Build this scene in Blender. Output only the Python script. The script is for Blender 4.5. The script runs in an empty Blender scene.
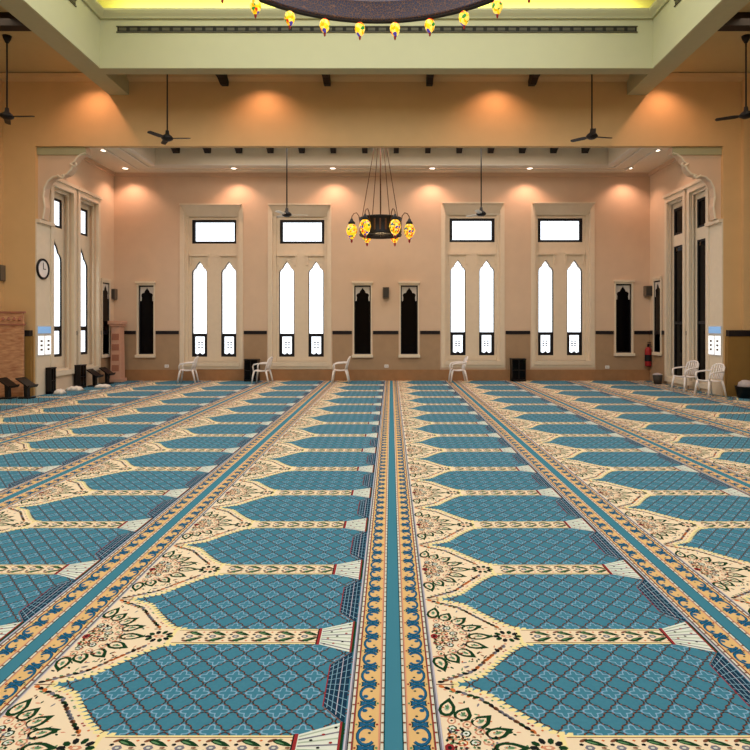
import bpy, bmesh, math, random
from mathutils import Vector, Matrix
random.seed(7)
PI = math.pi
scn = bpy.context.scene
COL = scn.collection

# ------------------------------------------------------------------ camera
cam_d = bpy.data.cameras.new('camera'); cam = bpy.data.objects.new('camera', cam_d); COL.objects.link(cam)
H = 1.6
cam.location = (0, 0, H); cam.rotation_euler = (PI/2, 0, 0)
cam_d.sensor_width = 36; cam_d.lens = 600/750*36
cam_d.shift_x = -16/750; cam_d.shift_y = -48/750
cam_d.clip_start = 0.05; cam_d.clip_end = 200
scn.camera = cam
# ------------------------------------------------------------------ world, colour, lights
scn.view_settings.view_transform = 'Standard'; scn.view_settings.look = 'None'
scn.view_settings.exposure = 0.0; scn.view_settings.gamma = 1; scn.view_settings.use_curve_mapping = False
w = bpy.data.worlds.new('daylight'); scn.world = w; w.use_nodes = True
w.node_tree.nodes['Background'].inputs[0].default_value = (0.93, 0.97, 1.0, 1)
w.node_tree.nodes['Background'].inputs[1].default_value = 2.2

def area(name, loc, rot, sx, sy, power, color):
    d = bpy.data.lights.new(name, 'AREA'); d.shape = 'RECTANGLE'; d.size = sx; d.size_y = sy
    d.energy = power; d.color = color
    o = bpy.data.objects.new(name, d); COL.objects.link(o); o.location = loc; o.rotation_euler = rot
    return o
def spot(name, loc, power, color, angle=110, blend=0.6, tilt=0.0, r=0.04):
    d = bpy.data.lights.new(name, 'SPOT'); d.energy = power; d.color = color
    d.spot_size = math.radians(angle); d.spot_blend = blend; d.shadow_soft_size = r
    o = bpy.data.objects.new(name, d); COL.objects.link(o); o.location = loc; o.rotation_euler = (tilt, 0, 0)
    return o
XC = -0.29                                   # axis of the hall
area('well_fill_lamp', (XC, 6.6, 8.85), (0, 0, 0), 9.5, 9.5, 790, (0.96, 0.985, 1.0))  # added wide fill that lights the carpet; no luminous ceiling is built
area('near_fill_lamp', (XC, 0.2, 7.3), (math.radians(12), 0, 0), 14, 1.6, 200, (1.0, 0.98, 0.96))  # unseen fill over the near end of the hall, no fixture
area('recess_fill_lamp', (XC, 15.4, 6.4), (0, 0, 0), 10, 1.3, 150, (1.0, 0.86, 0.74))  # added warm fill for the recess, not a fitting in the coffer
WARM = (1.0, 0.56, 0.38)
DOWN = [(-7.62, 17.2), (-4.51, 17.2), (-1.67, 17.2), (1.18, 17.2), (3.98, 17.2), (6.84, 17.2), (-7.40, 15.46), (6.85, 15.46)]
HALL_DOWN = [(-6.75, 13.3), (-2.9, 13.3), (2.4, 13.3), (6.2, 13.3)]
for x, y in DOWN[:6]:
    spot('downlight_lamp', (x, y+0.12, 6.12), 75, WARM, 125, 0.7)
for x, y in DOWN[6:]:
    spot('downlight_lamp', (x, y, 6.12), 45, WARM, 125, 0.7)
for x, y in HALL_DOWN:
    spot('hall_downlight_lamp', (x, y, 7.36), 80, (1.0, 0.50, 0.30), 130, 0.8)
for sx in (-1, 1):
    area('aisle_fill_lamp', (XC+sx*7.5, 6.0, 7.3), (0, 0, 0), 1.5, 11, 170, (1.0, 0.82, 0.58))  # unseen warm fill under the side ceilings

# ------------------------------------------------------------------ materials
def srgb(c):
    def f(u):
        u /= 255.0
        return u/12.92 if u <= 0.04045 else ((u+0.055)/1.055)**2.4
    return (f(c[0]), f(c[1]), f(c[2]), 1)
MATS = {}
def mat(name, c, rough=0.7, metal=0.0, noise=0.0, scale=6.0, emit=None, es=0.0, bump=0.0, spec=0.3):
    m = bpy.data.materials.new(name); m.use_nodes = True
    nt = m.node_tree; b = nt.nodes['Principled BSDF']
    b.inputs['Base Color'].default_value = srgb(c); b.inputs['Roughness'].default_value = rough
    b.inputs['Metallic'].default_value = metal
    b.inputs['Specular IOR Level'].default_value = spec
    if emit:
        b.inputs['Emission Color'].default_value = srgb(emit); b.inputs['Emission Strength'].default_value = es
    if noise or bump:
        tc = nt.nodes.new('ShaderNodeTexCoord'); n = nt.nodes.new('ShaderNodeTexNoise')
        n.inputs['Scale'].default_value = scale; n.inputs['Detail'].default_value = 5
        nt.links.new(tc.outputs['Object'], n.inputs['Vector'])
        if noise:
            r = nt.nodes.new('ShaderNodeMixRGB'); r.blend_type = 'MIX'
            a = srgb(c)
            r.inputs[1].default_value = tuple(min(1, v*(1-noise)) for v in a[:3])+(1,)
            r.inputs[2].default_value = tuple(min(1, v*(1+noise)) for v in a[:3])+(1,)
            nt.links.new(n.outputs['Fac'], r.inputs[0]); nt.links.new(r.outputs[0], b.inputs['Base Color'])
        if bump:
            bp = nt.nodes.new('ShaderNodeBump'); bp.inputs['Strength'].default_value = bump
            bp.inputs['Distance'].default_value = 0.01
            nt.links.new(n.outputs['Fac'], bp.inputs['Height']); nt.links.new(bp.outputs[0], b.inputs['Normal'])
    MATS[name] = m
    return m
PLASTER = mat('pink_plaster', (214, 188, 164), 0.85, noise=0.06, scale=3, bump=0.1)
SIDEP = mat('pale_side_plaster', (222, 200, 176), 0.85, noise=0.05, scale=3)
HALLP = mat('ochre_plaster', (212, 176, 128), 0.85, noise=0.07, scale=2.5, bump=0.1)
CREAM = mat('green_cream_paint', (196, 194, 156), 0.8, noise=0.03, scale=4)
COVE = mat('cove_light_yellow', (236, 232, 150), 0.8, noise=0.03)  # yellow of the cove light is put into the base colour
CEIL = mat('ceiling_paint', (196, 172, 124), 0.9, noise=0.04)
BEAMM = mat('beam_paint', (182, 176, 142), 0.85, noise=0.05, scale=9)
RCEIL = mat('recess_ceiling_paint', (228, 218, 198), 0.85, noise=0.03)
SURR = mat('window_stone', (224, 208, 186), 0.75, noise=0.06, scale=8, bump=0.1)
SURR2 = mat('pale_side_stone', (224, 212, 192), 0.75, noise=0.06, scale=8)
DADO = mat('dado_marble', (168, 140, 112), 0.45, noise=0.12, scale=5)
DADOH = mat('hall_dado', (140, 108, 58), 0.55, noise=0.12, scale=4)
BASEM = mat('base_marble', (160, 118, 82), 0.4, noise=0.2, scale=6)
BAND = mat('dark_band_stone', (22, 20, 28), 0.35)
BLACKF = mat('black_window_metal', (14, 14, 22), 0.5)
DWOOD = mat('dark_timber', (34, 22, 18), 0.6, noise=0.3, scale=10)
VENT = mat('vent_metal', (88, 84, 66), 0.6)
VENTD = mat('vent_dark', (40, 38, 30), 0.8)
WHITEP = mat('white_plastic', (236, 232, 232), 0.4, noise=0.02)
GREYP = mat('grey_box', (110, 98, 84), 0.6)
GREYD = mat('grille_dark', (62, 58, 54), 0.7)
BLACKW = mat('black_lacquer', (20, 17, 18), 0.4, noise=0.3, scale=12)
DGLASS = mat('dark_glass', (3, 3, 6), 0.15, spec=0.12)
IRON = mat('black_iron', (20, 16, 18), 0.5, noise=0.2, scale=14)
IRON2 = mat('bronze_iron', (96, 62, 40), 0.45, metal=0.4)
BLADE = mat('white_fan_blade', (225, 222, 215), 0.4)
REDM = mat('red_enamel', (150, 30, 36), 0.35)
PINKS = mat('pink_carved_stone', (206, 160, 138), 0.7, noise=0.1, scale=14)
PINKD = mat('pink_carved_relief', (168, 112, 92), 0.7, noise=0.1, scale=14)
TRACERY = mat('grey_white_tracery', (205, 200, 196), 0.7)
CLOTH = mat('white_cloth', (228, 222, 214), 0.9, noise=0.05, scale=20)
CLOTHG = mat('grey_cloth', (176, 168, 172), 0.9, noise=0.05, scale=20)
LAMPD = mat('downlight_lens', (255, 250, 240), 0.3, emit=(255, 240, 220), es=6)
TRIMW = mat('white_trim', (228, 222, 210), 0.5)
PAPER = mat('book_pages', (226, 214, 190), 0.8)
BOOKC = mat('brown_book_cover', (88, 40, 28), 0.6)
BLUEG = mat('glowing_blue_glass', (120, 165, 215), 0.2, emit=(130, 175, 225), es=0.5)  # emission imitates daylight behind the blue strip
LITG = mat('glowing_window_glass', (245, 248, 250), 0.2, emit=(245, 250, 255), es=1.0)  # emission imitates daylight; the panes lie on solid stone
TILEF = mat('floor_slab', (150, 140, 125), 0.7)
OUTD = mat('dark_backing', (20, 20, 24), 0.9)  # shade outside put into a near-black colour

def glass_mat():
    m = bpy.data.materials.new('window_glass'); m.use_nodes = True; nt = m.node_tree
    for n in list(nt.nodes):
        if n.type != 'OUTPUT_MATERIAL': nt.nodes.remove(n)
    out = nt.nodes['Material Output']
    t = nt.nodes.new('ShaderNodeBsdfTransparent'); t.inputs[0].default_value = (0.97, 0.98, 1, 1)
    g = nt.nodes.new('ShaderNodeBsdfGlossy'); g.inputs['Roughness'].default_value = 0.05
    mx = nt.nodes.new('ShaderNodeMixShader'); mx.inputs[0].default_value = 0.06
    nt.links.new(t.outputs[0], mx.inputs[1]); nt.links.new(g.outputs[0], mx.inputs[2]); nt.links.new(mx.outputs[0], out.inputs[0])
    return m
GLASS = glass_mat()

def mosaic_mat():
    m = bpy.data.materials.new('mosaic_lamp_glass'); m.use_nodes = True; nt = m.node_tree
    b = nt.nodes['Principled BSDF']; b.inputs['Roughness'].default_value = 0.2
    tc = nt.nodes.new('ShaderNodeTexCoord'); v = nt.nodes.new('ShaderNodeTexVoronoi'); v.inputs['Scale'].default_value = 22
    nt.links.new(tc.outputs['Object'], v.inputs['Vector'])
    sp = nt.nodes.new('ShaderNodeSeparateColor'); nt.links.new(v.outputs['Color'], sp.inputs[0])
    cr = nt.nodes.new('ShaderNodeValToRGB'); cr.color_ramp.interpolation = 'CONSTANT'
    e = cr.color_ramp.elements
    e[0].position = 0; e[0].color = srgb((255, 200, 20)); e[1].position = 0.38; e[1].color = srgb((255, 222, 100))
    for p, c in ((0.6, (225, 50, 20)), (0.72, (255, 170, 10)), (0.86, (40, 130, 50)), (0.94, (70, 60, 150))):
        k = e.new(p); k.color = srgb(c)
    nt.links.new(sp.outputs[0], cr.inputs[0])
    nt.links.new(cr.outputs[0], b.inputs['Base Color']); nt.links.new(cr.outputs[0], b.inputs['Emission Color'])
    b.inputs['Emission Strength'].default_value = 0.75
    return m
MOSAIC = mosaic_mat()

def pierced_mat():
    m = bpy.data.materials.new('chased_dark_metal'); m.use_nodes = True; nt = m.node_tree
    b = nt.nodes['Principled BSDF']; b.inputs['Roughness'].default_value = 0.35; b.inputs['Metallic'].default_value = 0.3
    tc = nt.nodes.new('ShaderNodeTexCoord'); v = nt.nodes.new('ShaderNodeTexVoronoi'); v.inputs['Scale'].default_value = 26
    v.feature = 'DISTANCE_TO_EDGE'
    nt.links.new(tc.outputs['Object'], v.inputs['Vector'])
    cr = nt.nodes.new('ShaderNodeValToRGB'); e = cr.color_ramp.elements
    e[0].position = 0.02; e[0].color = srgb((104, 66, 52)); e[1].position = 0.10; e[1].color = srgb((20, 16, 28))
    k = e.new(0.3); k.color = srgb((34, 34, 66))
    nt.links.new(v.outputs['Distance'], cr.inputs[0]); nt.links.new(cr.outputs[0], b.inputs['Base Color'])
    return m
PIERCED = pierced_mat()

def panel_mat():
    m = mat('mottled_pink_panel', (196, 146, 112), 0.7)
    nt = m.node_tree; b = nt.nodes['Principled BSDF']
    tc = nt.nodes.new('ShaderNodeTexCoord'); mp = nt.nodes.new('ShaderNodeMapping'); mp.inputs['Scale'].default_value = (2.5, 2.5, 10)
    nz = nt.nodes.new('ShaderNodeTexNoise'); nz.inputs['Scale'].default_value = 2.2; nz.inputs['Detail'].default_value = 3
    nt.links.new(tc.outputs['Object'], mp.inputs[0]); nt.links.new(mp.outputs[0], nz.inputs['Vector'])
    cr = nt.nodes.new('ShaderNodeValToRGB'); e = cr.color_ramp.elements
    e[0].position = 0.3; e[0].color = srgb((172, 118, 88)); e[1].position = 0.7; e[1].color = srgb((212, 166, 128))
    nt.links.new(nz.outputs['Fac'], cr.inputs[0]); nt.links.new(cr.outputs[0], b.inputs['Base Color'])
    return m
PANELP = panel_mat()

# ------------------------------------------------------------------ mesh helpers
class MB:
    def __init__(s): s.v = []; s.f = []; s.m = []; s.M = Matrix.Identity(4)
    def add(s, vs, fs, mi=0):
        n = len(s.v); s.v += [tuple(s.M @ Vector(p)) for p in vs]
        for f in fs: s.f.append([n+i for i in f]); s.m.append(mi)
        return s
    def box(s, x0, x1, y0, y1, z0, z1, mi=0):
        return s.add([(x0,y0,z0),(x1,y0,z0),(x1,y1,z0),(x0,y1,z0),(x0,y0,z1),(x1,y0,z1),(x1,y1,z1),(x0,y1,z1)],
                     [(0,3,2,1),(4,5,6,7),(0,1,5,4),(1,2,6,5),(2,3,7,6),(3,0,4,7)], mi)
    def quad(s, a, b, c, d, mi=0): return s.add([a,b,c,d], [(0,1,2,3)], mi)
    def lathe(s, prof, n=16, c=(0,0,0), mi=0, a0=0, a1=2*PI):
        full = abs(a1-a0-2*PI) < 1e-6; k = n if full else n+1
        vs = []
        for i in range(k):
            a = a0+(a1-a0)*i/n
            for r, z in prof: vs.append((c[0]+r*math.cos(a), c[1]+r*math.sin(a), c[2]+z))
        P = len(prof); fs = []
        for i in range(n):
            j = (i+1) % k
            for q in range(P-1): fs.append((i*P+q, j*P+q, j*P+q+1, i*P+q+1))
        return s.add(vs, fs, mi)
    def tube(s, pts, r, n=8, mi=0, closed=False):
        pts = [Vector(p) for p in pts]; N = len(pts); vs = []; up0 = None
        for i, p in enumerate(pts):
            if closed: t = pts[(i+1) % N]-pts[i-1]
            else: t = pts[min(i+1, N-1)]-pts[max(i-1, 0)]
            t.normalize()
            ref = Vector((0,0,1)) if abs(t.z) < 0.95 else Vector((0,1,0))
            if up0 is not None: ref = up0
            a = t.cross(ref)
            if a.length < 1e-4: a = t.cross(Vector((1,0,0)))
            a.normalize(); b = a.cross(t); b.normalize(); up0 = b
            rr = r[i] if isinstance(r, (list, tuple)) else r
            for k in range(n):
                g = 2*PI*k/n; vs.append(tuple(p+a*rr*math.cos(g)+b*rr*math.sin(g)))
        fs = []
        for i in range(N if closed else N-1):
            j = (i+1) % N
            for k in range(n):
                l = (k+1) % n; fs.append((i*n+k, j*n+k, j*n+l, i*n+l))
        if not closed: fs.append(tuple(range(n-1, -1, -1))); fs.append(tuple((N-1)*n+k for k in range(n)))
        return s.add(vs, fs, mi)
    def prism(s, poly, y0, y1, mi=0, axis='y'):
        # polygon in (x,z) run along y  (axis 'y'), or in (y,z) run along x (axis 'x')
        N = len(poly)
        if axis == 'y': vs = [(a, y0, b) for a, b in poly]+[(a, y1, b) for a, b in poly]
        else: vs = [(y0, a, b) for a, b in poly]+[(y1, a, b) for a, b in poly]
        fs = [tuple(range(N)), tuple(range(2*N-1, N-1, -1))]
        for i in range(N): j = (i+1) % N; fs.append((i, i+N, j+N, j))
        return s.add(vs, fs, mi)

def obj(name, mb, mats, parent=None, smooth=False, loc=None, bevel=0, fix=True):
    me = bpy.data.meshes.new(name); me.from_pydata(mb.v, [], mb.f)
    if not isinstance(mats, (list, tuple)): mats = [mats]
    for m in mats: me.materials.append(m)
    me.polygons.foreach_set('material_index', mb.m)
    if smooth: me.polygons.foreach_set('use_smooth', [True]*len(mb.f))
    if fix:
        bm = bmesh.new(); bm.from_mesh(me); bmesh.ops.remove_doubles(bm, verts=bm.verts, dist=1e-5)
        bmesh.ops.recalc_face_normals(bm, faces=bm.faces); bm.to_mesh(me); bm.free()
    me.update()
    o = bpy.data.objects.new(name, me); COL.objects.link(o)
    if parent: o.parent = parent
    if loc: o.location = loc
    if bevel:
        b = o.modifiers.new('bevel', 'BEVEL'); b.width = bevel; b.segments = 2; b.limit_method = 'ANGLE'
    return o
def thing(name, label, cat, loc=(0,0,0), rz=0, group=None, kind=None):
    o = bpy.data.objects.new(name, None); COL.objects.link(o); o.empty_display_size = 0.1
    o.location = loc; o.rotation_euler = (0, 0, rz); o['label'] = label; o['category'] = cat
    if group: o['group'] = group
    if kind: o['kind'] = kind
    return o
def tag(o, label, cat, group=None, kind=None):
    o['label'] = label; o['category'] = cat
    if group: o['group'] = group
    if kind: o['kind'] = kind
    return o
def dup(root, loc, rz=None, label=None):
    r = root.copy(); COL.objects.link(r); r.location = loc
    if rz is not None: r.rotation_euler = (0, 0, rz)
    if label: r['label'] = label
    for ch in root.children:
        c = ch.copy(); COL.objects.link(c); c.parent = r
        for g in ch.children:
            d = g.copy(); COL.objects.link(d); d.parent = c
    return r
def plate(name, outline, holes, thick, mats, to3d, parent=None):
    """flat plate with holes; outline in 2-D, to3d maps (u,v,w) to a point, w in 0..thick"""
    cu = bpy.data.curves.new('tmp', 'CURVE'); cu.dimensions = '2D'; cu.fill_mode = 'BOTH'; cu.extrude = thick/2
    for pl in [outline]+holes:
        sp = cu.splines.new('POLY'); sp.points.add(len(pl)-1); sp.use_cyclic_u = True
        for q, (a, b) in enumerate(pl): sp.points[q].co = (a, b, 0, 1)
    t = bpy.data.objects.new('tmp', cu); COL.objects.link(t)
    dg = bpy.context.evaluated_depsgraph_get(); dg.update()
    me = bpy.data.meshes.new_from_object(t.evaluated_get(dg))
    bpy.data.objects.remove(t); bpy.data.curves.remove(cu)
    for v in me.vertices: v.co = to3d(v.co.x, v.co.y, v.co.z+thick/2)
    bm = bmesh.new(); bm.from_mesh(me); bmesh.ops.remove_doubles(bm, verts=bm.verts, dist=1e-4)
    bmesh.ops.recalc_face_normals(bm, faces=bm.faces)
    for f in bm.faces: f.smooth = False; f.material_index = 0
    bm.to_mesh(me); bm.free()
    me.materials.clear(); me.materials.append(mats); me.name = name
    o = bpy.data.objects.new(name, me); COL.objects.link(o)
    if parent: o.parent = parent
    return o
def rect(x0, x1, z0, z1): return [(x0,z0),(x1,z0),(x1,z1),(x0,z1)]

# ------------------------------------------------------------------ the place: sizes
YB = 17.78            # back wall
YH = 13.85            # wall with the wide opening between hall and recess
XL, XR = -8.21, 7.67  # recess side walls
ZR = 6.16             # recess ceiling
ZC = 7.42             # hall side ceiling
ZB = 6.955            # underside of the big beams
ZT = 9.1              # top of the ceiling well
def bx(px): return (px-391)/600*YB
def bz(py): return H+(327-py)/600*YB
def struct(o, label, cat): return tag(o, label, cat, kind='structure')

struct(obj('floor', MB().box(-10.6, 10.1, -2.2, 18.6, -0.25, 0), TILEF), 'plain floor slab under the patterned carpet', 'floor')

# --- lancet with a pointed trefoil head, width w centred on x, from z0 to z1
def lancet(x, w, z0, z1, n=7):
    h = w/2; pts = [(x-h, z0), (x+h, z0)]
    zs = z1-w*0.95
    pts.append((x+h, zs))
    half = [(1.0, 0.0), (1.0, 0.20), (0.92, 0.34), (0.74, 0.45), (0.58, 0.50), (0.50, 0.60), (0.36, 0.74), (0.2, 0.84), (0.08, 0.92), (0, 1.0)]
    for a, b in half[1:]: pts.append((x+h*a, zs+b*(z1-zs)))
    for a, b in half[-2:0:-1]: pts.append((x-h*a, zs+b*(z1-zs)))
    pts.append((x-h, zs))
    return pts

WIN = [(180, 243, 190.5, 236, 0.0, 198, 227.5), (268, 331.5, 279, 324, 0.0, 286, 315.5),
       (441, 504.5, 450, 495.5, -1.5, 458.5, 487.5), (531, 594.5, 539, 584, -1.5, 547, 576)]
NIC = [(137, 155, 0), (353, 372, 0), (399.5, 419, 0), (614.5, 633, -1.5)]
# back wall with its openings
holes = []
for a, b, c, d, dy, l1, l2 in WIN: holes.append(rect(bx(a), bx(b), bz(369+dy), bz(206+dy)))
for a, b, dy in NIC: holes.append(rect(bx(a), bx(b), bz(356+dy), bz(282+dy)))
o = plate('wall_back', rect(XL-0.5, XR+0.5, 0, ZC+1.5), holes, 0.45, PLASTER, lambda u, v, w_: (u, YB+w_, v))
struct(o, 'pinkish plaster wall at the far end with four tall windows', 'wall')

def window_back(n, spec, label):
    a, b, c, d, dy, l1, l2 = spec
    X0, X1 = bx(a), bx(b); Z0, Z1 = bz(369+dy), bz(206+dy)
    g = thing('window_%d' % n, label, 'window', ((X0+X1)/2, YB, Z0), kind='structure')
    ox, oz = g.location.x, g.location.z
    f3 = lambda dep: (lambda u, v, w_: (u-ox, w_+dep, v-oz))
    lw = 15.5/600*YB
    tr = rect(bx(c), bx(d), bz(243+dy), bz(219+dy))
    lz0, lz1 = bz(357+dy), bz(260.5+dy)
    h2 = [lancet(bx(l), lw, lz0, lz1) for l in (l1, l2)]
    # outer moulding, stepped
    plate('outer_frame', rect(X0, X1, Z0, Z1), [rect(X0+0.13, X1-0.13, Z0+0.10, Z1-0.10)], 0.10, SURR, f3(-0.02), g)
    plate('inner_frame', rect(X0+0.01, X1-0.01, Z0+0.01, Z1-0.01), [rect(X0+0.22, X1-0.22, Z0+0.2, Z1-0.2)], 0.06, SURR, f3(0.08), g)
    plate('surround', rect(X0+0.01, X1-0.01, Z0+0.01, Z1-0.01), [tr]+h2, 0.18, SURR, f3(0.14), g)
    # cornice over the transom
    w0, w1 = bx(a+2)-ox, bx(b-2)-ox
    m = MB(); zz = bz(206+dy)-oz
    m.add([(w0, -0.14, zz), (w1, -0.14, zz), (w1, 0.1, zz), (w0, 0.1, zz),
           (w0+0.11, 0.09, zz-0.30), (w1-0.11, 0.09, zz-0.30), (w1-0.11, 0.12, zz-0.30), (w0+0.11, 0.12, zz-0.30)],
          [(0,1,2,3), (4,7,6,5), (0,4,5,1), (1,5,6,2), (2,6,7,3), (3,7,4,0)])
    m.box(w0-0.03, w1+0.03, -0.17, 0.1, zz-0.001, zz+0.045)
    obj('cornice', m, SURR, g)
    # little hoods over the lancets
    for l in (l1, l2):
        m = MB(); x = bx(l)-ox; z = bz(255+dy)-oz
        m.box(x-lw*0.66, x+lw*0.66, 0.09, 0.16, z-0.02, z+0.05)
        m.box(x-lw*0.62, x-lw*0.5, 0.11, 0.16, z-0.3, z-0.02); m.box(x+lw*0.5, x+lw*0.62, 0.11, 0.16, z-0.3, z-0.02)
        obj('hood_moulding', m, SURR, g)
    # transom
    t0, t1, tz0, tz1 = bx(c), bx(d), bz(243+dy), bz(219+dy)
    plate('transom_frame', rect(t0, t1, tz0, tz1), [rect(t0+0.085, t1-0.085, tz0+0.07, tz1-0.07)], 0.08, BLACKF, f3(0.155), g)
    obj('transom_pane', MB().box(t0-ox+0.05, t1-ox-0.05, 0.25, 0.256, tz0-oz+0.04, tz1-oz-0.04), GLASS, g)
    # lancets
    for l in (l1, l2):
        x = bx(l); rail = bz(335+dy)
        up = lancet(x, lw-0.045, rail+0.04, lz1-0.02)
        lo_top = rail-0.05; hw = lw/2-0.085
        lo = [(x-hw, lz0+0.10), (x-hw*0.5, lz0+0.07), (x-0.02, lz0+0.10), (x, lz0+0.13), (x+0.02, lz0+0.10), (x+hw*0.5, lz0+0.07), (x+hw, lz0+0.10), (x+hw, lo_top), (x-hw, lo_top)]
        plate('lancet_frame', lancet(x, lw, lz0, lz1), [up, lo], 0.06, BLACKF, f3(0.16), g)
        obj('lancet_pane', MB().box(x-ox-lw/2+0.02, x-ox+lw/2-0.02, 0.25, 0.256, lz0-oz+0.03, lz1-oz-0.15), GLASS, g)
        m = MB(); zc = (lz0+lo_top)/2-oz+0.05
        for i in (-1, 1):
            for k in (-1, 0, 1):
                m.lathe([(0, -0.0), (0.03, 0), (0.03, 0.0)], 6, (0, 0, 0)) if False else m.box(x-ox+i*0.045-0.03, x-ox+i*0.045+0.03, 0.235, 0.25, zc+k*0.07-0.018, zc+k*0.07+0.018)
        obj('pane_ornament', m, GREYD, g)
    m = MB().box(X0-ox+0.10, X1-ox-0.10, -0.05, 0.16, 0.08, 0.2)
    obj('window_sill', m, SURR, g)
    return g
wl = ['tall window nearest the left corner of the far wall', 'tall window just left of the small far chandelier',
      'tall window just right of the small far chandelier', 'tall window nearest the right corner of the far wall']
for i, s in enumerate(WIN): window_back(i+1, s, wl[i])

def dark_window(n, X0, X1, Z0, Z1, f, label, loc):
    """narrow dark glazed window with a pale arched tracery at its head; f(u,w,v) in the wall's frame"""
    g = thing('window_%d' % n, label, 'window', loc, kind='structure')
    if f == 'side-': g.rotation_euler = (0, 0, PI/2)
    if f == 'side+': g.rotation_euler = (0, 0, -PI/2)
    t3 = lambda dep: (lambda u, v, w_: (u, w_+dep, v))
    W = X1-X0; Hh = Z1-Z0
    plate('frame', rect(X0, X1, Z0, Z1), [rect(X0+0.035, X1-0.035, Z0+0.05, Z1-0.10)], 0.12, SURR2, t3(-0.03), g)
    obj('lintel', MB().box(X0-0.03, X1+0.03, -0.07, 0.02, Z1-0.045, Z1+0.02), SURR, g)
    obj('window_sill', MB().box(X0-0.03, X1+0.03, -0.09, 0.02, Z0-0.04, Z0+0.04), SURR2, g)
    obj('dark_pane', MB().box(X0+0.02, X1-0.02, 0.10, 0.13, Z0+0.03, Z1-0.06), DGLASS, g)
    plate('pane_frame', rect(X0+0.03, X1-0.03, Z0+0.045, Z1-0.095), [rect(X0+0.065, X1-0.065, Z0+0.08, Z1-0.14)], 0.04, BLACKF, t3(0.06), g)
    if f: g.scale = (1, 0.3, 1)
    zt = Z1-0.14; a = X0+0.07; b = X1-0.07; c = (a+b)/2; hw = (b-a)/2
    pl = [(a, zt), (a, zt-0.42), (a+hw*0.16, zt-0.42), (a+hw*0.2, zt-0.32), (a+hw*0.1, zt-0.24), (a+hw*0.3, zt-0.19), (a+hw*0.55, zt-0.18), (a+hw*0.66, zt-0.12), (a+hw*0.9, zt-0.06), (c, zt-0.02),
          (b-hw*0.9, zt-0.06), (b-hw*0.66, zt-0.12), (b-hw*0.55, zt-0.18), (b-hw*0.3, zt-0.19), (b-hw*0.1, zt-0.24), (b-hw*0.2, zt-0.32), (b-hw*0.16, zt-0.42), (b, zt-0.42), (b, zt)]
    plate('arched_tracery', pl, [], 0.02, TRACERY, t3(0.07), g)
nl = ['narrow dark window with pale arched head, at the far left of the back wall', 'narrow dark window under the small chandelier, left of the pair',
      'narrow dark window under the small chandelier, right of the pair', 'narrow dark window with pale arched head, near the fire extinguisher']
for i, (a, b, dy) in enumerate(NIC):
    xc = (bx(a)+bx(b))/2; z0 = bz(356+dy); z1 = bz(282+dy); hw = (bx(b)-bx(a))/2
    dark_window(5+i, -hw, hw, 0, z1-z0, '', nl[i], (xc, YB, z0))

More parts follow.
